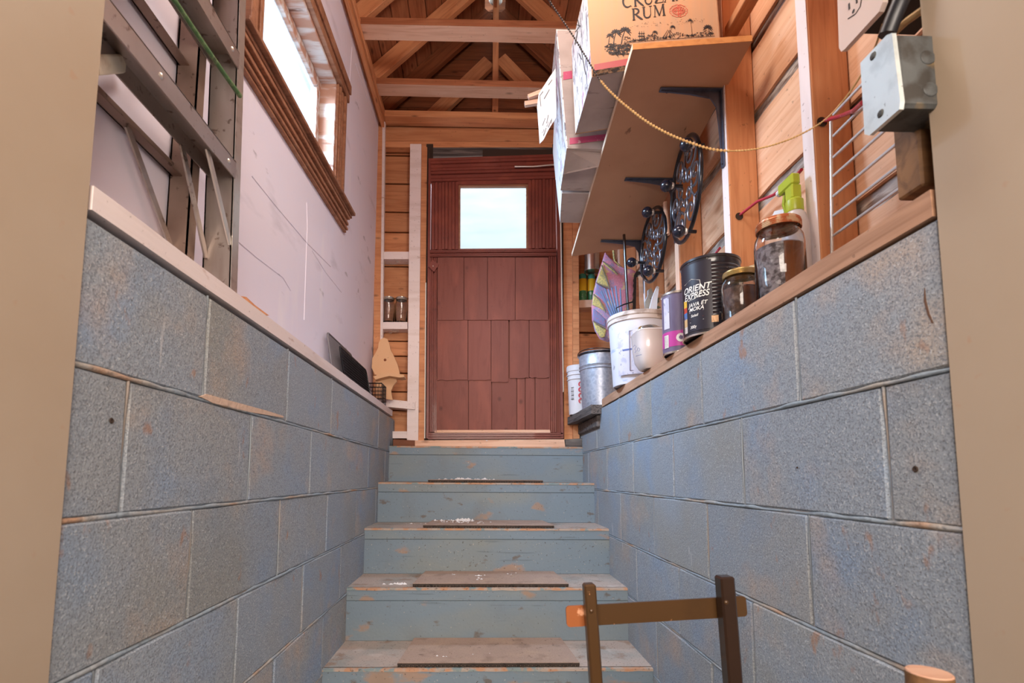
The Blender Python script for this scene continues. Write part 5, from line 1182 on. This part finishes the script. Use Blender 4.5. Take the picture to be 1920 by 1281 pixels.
# ------------------------------------------------------------------ wire rack, cable, electrical fittings, pull cord
t = thing('wire_rack', 'chromed wire rack hanging against the right studs near the doorway', 'rack', (.742, .95, .47))
MB().tube([at(1558, 228, X=.742), at(1560, 476, X=.742)], .0032, 8).build('upright_wire', STEEL, t, smooth=60)
for k, (y0_) in enumerate((215, 255, 295, 330, 368, 405, 442)):
    p = at(1563, y0_, X=.740); MB().tube([p, (p.x, p.y-.16 if k < 5 else p.y-.17, p.z+.004)], .0032, 6).build('cross_wire', STEEL, t, smooth=60)
cp = [(1250, 562, .82), (1290, 530, .82), (1325, 498, .80), (1350, 465, .80), (1385, 405, .79), (1420, 378, .80), (1450, 366, .81), (1480, 345, .81), (1503, 318, .80), (1540, 228, .79), (1575, 218, .76), (1600, 208, .72), (1618, 192, .64)]
b = MB()
o = MB().tube([at(x, y, X=X) for x, y, X in cp[:4]], .004, 8).build('electrical_cable', REDC, smooth=60); tag(o, 'red cable running behind the black coffee can', 'cable')
o = MB().tube([at(x, y, X=X) for x, y, X in cp[4:9]], .0042, 8).build('electrical_cable', REDC, smooth=60); tag(o, 'red and white cable slung between the two nearest big studs', 'cable')
o = MB().tube([at(x, y, X=X) for x, y, X in cp[9:]], .0042, 8).build('electrical_cable', REDC, smooth=60); tag(o, 'pink cable entering the metal junction box', 'cable')
for (x, y) in ((1386, 406), (1541, 229)):
    MB().lathe([(.0001, .0), (.010, 0), (.012, .001)], at(x, y, Y=(1.448 if x < 1500 else 1.063)), 14, Mx=Matrix.Rotation(PI/2, 4, 'X')).build('cable_hole', DARKF, wru)
# junction box
jb = thing('junction_box', 'galvanised metal junction box with blank cover near the doorway', 'junction box', (.58, .69, .48))
P = [at(x, y, X=.540) for x, y in ((1613, 118), (1662, 66), (1672, 62), (1688, 190), (1686, 205), (1630, 254), (1621, 252))]
cov = MB().prism(P, (.006, 0, 0)).build('cover_plate', GALVL, jb)
for x, y in ((1637, 105), (1651, 213)):
    MB().lathe([(.0001, .002), (.004, .0015), (.0055, 0)], at(x, y, X=.5398), 10, Mx=Matrix.Rotation(-PI/2, 4, 'Y')).build('screw', GALVD, cov)
ys_ = [p.y for p in P]; zs_ = [p.z for p in P]
MB().box(.546, .64, min(ys_)+.004, max(ys_)-.004, min(zs_)+.006, max(zs_)-.006, .004).build('box_body', GALVD, jb)
for dz in (.03, .075):
    MB().lathe([(.0001, .002), (.009, .0008), (.010, 0)], (.585, min(ys_)+.0035, min(zs_)+dz), 16, Mx=Matrix.Rotation(PI/2, 4, 'X')).build('knockout', GALVD, jb)
o = MB().box(.604, .67, .640, .682, .402, .53, .003).build('mounting_block', OLDB); tag(o, 'dark brown wooden block behind the metal junction box', 'block')
# outlet
ot = thing('wall_outlet', 'cream electrical outlet plate at the top right', 'outlet', (.60, .79, .74))
P = [at(x, y, X=.580) for x, y in ((1568, -60), (1573, 90), (1577, 97), (1583, 93), (1648, 22), (1655, 4), (1652, -130))]
MB().prism(P, (.008, 0, 0)).build('cover_plate', OUTLET, ot)
for (x, y) in ((1592, 12), (1606, 0)):
    q = at(x, y, X=.5793); MB().box(q.x-.0004, q.x+.001, q.y-.0012, q.y+.0012, q.z-.005, q.z+.005).build('slot', INK, ot)
q = at(1600, 21, X=.5795); MB().lathe([(.0001, .0), (.003, 0)], q, 12, Mx=Matrix.Rotation(-PI/2, 4, 'Y')).build('ground_hole', INK, ot)
b = MB(); b.tube([at(x, y, X=.5795) for x, y in ((1590, 35), (1604, 26), (1613, 12), (1616, -6))], .0007, 5); b.build('socket_outline', INK, ot)
MB().box(.589, .70, .66, .735, .715, .90, .003).build('outlet_box', mat('dark_box_steel', rgb(40, 34, 30), .6, .2), ot)
o = MB().tube([at(1663, 66, X=.56), at(1675, 35, X=.565), at(1690, 0, X=.57), at(1705, -60, X=.58)], .011, 8).build('black_cable', BLKC, smooth=60); tag(o, 'thick black cable rising from the junction box', 'cable')
MB().tube([at(1672, 66, X=.60), at(1700, 40, X=.60), at(1735, 15, X=.60)], .005, 6).build('tan_wire', GOLD, jb, smooth=60)
# pull cord
cpts = [(1012, -30, .98), (1029, 0, .97), (1071, 62, .96), (1098, 106, .95), (1125, 150, .94), (1150, 178, .93), (1180, 204, .92), (1215, 230, .91), (1255, 252, .90), (1295, 268, .89), (1335, 280, .88), (1375, 283, .87), (1420, 279, .86), (1465, 267, .85), (1505, 250, .84), (1545, 226, .82), (1580, 190, .80), (1610, 148, .77), (1640, 90, .73), (1655, 45, .70)]
P = [at(x, y, Y=Y) for x, y, Y in cpts]
def smoothp(P, n=6):
    out = []
    for i in range(len(P)-1):
        a = P[max(0, i-1)]; b_ = P[i]; c = P[i+1]; d = P[min(len(P)-1, i+2)]
        for k in range(n):
            t_ = k/n; out.append(.5*((2*b_)+(c-a)*t_+(2*a-5*b_+4*c-d)*t_*t_+(-a+3*b_-3*c+d)*t_**3))
    return out+[P[-1]]
Q = smoothp(P)
t = thing('pull_cord', 'tan beaded pull cord drooping from the roof to the junction box', 'cord', P[-1])
MB().tube(Q[:25], .0009, 5).build('thin_chain', DKCH, t, smooth=60)
MB().tube(Q[24:], [.0011]*(len(Q)-24-20)+[.0016]*20, 6).build('cord', GOLD, t, smooth=60)
def beads(Qs, step, r, m, name):
    b = MB(); acc = 0; last = Qs[0]
    for a, c in zip(Qs, Qs[1:]):
        L_ = (c-a).length; s_ = 0
        while acc+L_-s_ >= step:
            s_ += step-acc; acc = 0; p = a.lerp(c, s_/L_) if L_ else a
            b.lathe([(1e-5, -r), (r*.8, -r*.6), (r, 0), (r*.8, r*.6), (1e-5, r)], p, 8)
            if s_ >= L_: break
        acc += L_-s_
    return b.build(name, m, t, smooth=80, kind='stuff')
beads(Q[:25], .0065, .0021, DKCH, 'chain_beads')
beads(Q[24:66], .0066, .0029, GOLD, 'cord_beads')
beads(Q[66:90], .0052, .0020, GOLD, 'cord_beads')

# ------------------------------------------------------------------ foreground stand and post
t = thing('metal_stand', 'dark brown stand of two uprights and a crossbar in the right foreground', 'stand', (.32, .86, ZF))
YS = .86
p0, p1 = at(1104, 1094, Y=YS), at(1117, 1281, Y=YS); d = (p1-p0); bot = p0+d*((ZF-p0.z)/d.z)
board('upright', bot, p0, .020, .022, BROWNP, t, side=(1, 0, 0), ch=.003)
p2, p3 = at(1358, 1080, Y=YS), at(1374, 1281, Y=YS); d = (p3-p2); bot2 = p2+d*((ZF-p2.z)/d.z)
board('upright', bot2, p2, .0245, .026, BLKP, t, side=(1, 0, 0), ch=.003)
def rbar(name, a, c, hgt, Y, m):
    """flat bar with rounded ends"""
    A, C_ = at(*a, Y=Y), at(*c, Y=Y); ax = (C_-A).normalized(); nz = Vector((-ax.z, 0, ax.x)); P = []
    r = .006
    for cc, sgn in ((A, -1), (C_, 1)):
        for (uu, vv) in ((1, -1), (1, 1)) if sgn > 0 else ((1, 1), (1, -1)):
            for k in range(4):
                th = k*PI/6
                if vv*sgn > 0: e1, e2 = math.sin(th), math.cos(th)
                else: e1, e2 = math.cos(th), math.sin(th)
                if sgn > 0: e1, e2 = (math.cos(th), math.sin(th)) if vv < 0 else (math.sin(th), math.cos(th))
                pass
    h2 = hgt/2
    def cor(cc, sx_, sz_):
        o_ = cc+ax*(-sx_*r)+nz*(sz_*(h2-r)); return [o_+ax*(sx_*r*math.cos(q))+nz*(sz_*r*math.sin(q)) for q in [k*PI/8 for k in range(5)]]
    P = cor(C_, 1, -1)[::-1]+cor(C_, 1, 1)+cor(A, -1, 1)[::-1]+cor(A, -1, -1)
    return MB().prism(P, (0, .005, 0)).build(name, m, t)
rbar('crossbar', (1063, 1157), (1400, 1137), .034, YS+.0135, BROWNP)
rbar('worn_bar_end', (1062, 1157), (1098, 1155), .0345, YS+.0125, ORNG)
A2 = bot+Vector((-.03, .0135, .30)); C2 = bot2+Vector((.03, .0135, .31))
board('lower_crossbar', A2, C2, .034, .005, BROWNP, t, side=(0, 0, 1))
for q, Yq in (((1109, 1146), YS-.012), ((1362, 1130), YS-.014)):
    MB().lathe([(.0001, .002), (.003, .0015), (.004, 0)], at(*q, Y=Yq), 10, Mx=Matrix.Rotation(PI/2, 4, 'X')).build('bolt_head', BROWNP, t, smooth=60)
p = at(1742, 1262, Y=.55); t2 = thing('wooden_post', 'round brown post top at the bottom right corner beside the doorway', 'post', (p.x, .55, ZF))
MB().lathe([(.0001, 0), (.021, 0), (.021, p.z-ZF-.002), (.0205, p.z-ZF), (.0001, p.z-ZF)], (p.x, .55, ZF), 20).build('post_shaft', OLDB, t2, smooth=40)
MB().lathe([(.0001, .0012), (.020, .0012), (.0208, 0)], (p.x, .55, p.z), 20).build('sawn_top', W_PALE, t2)
print('objects', len(bpy.data.objects))
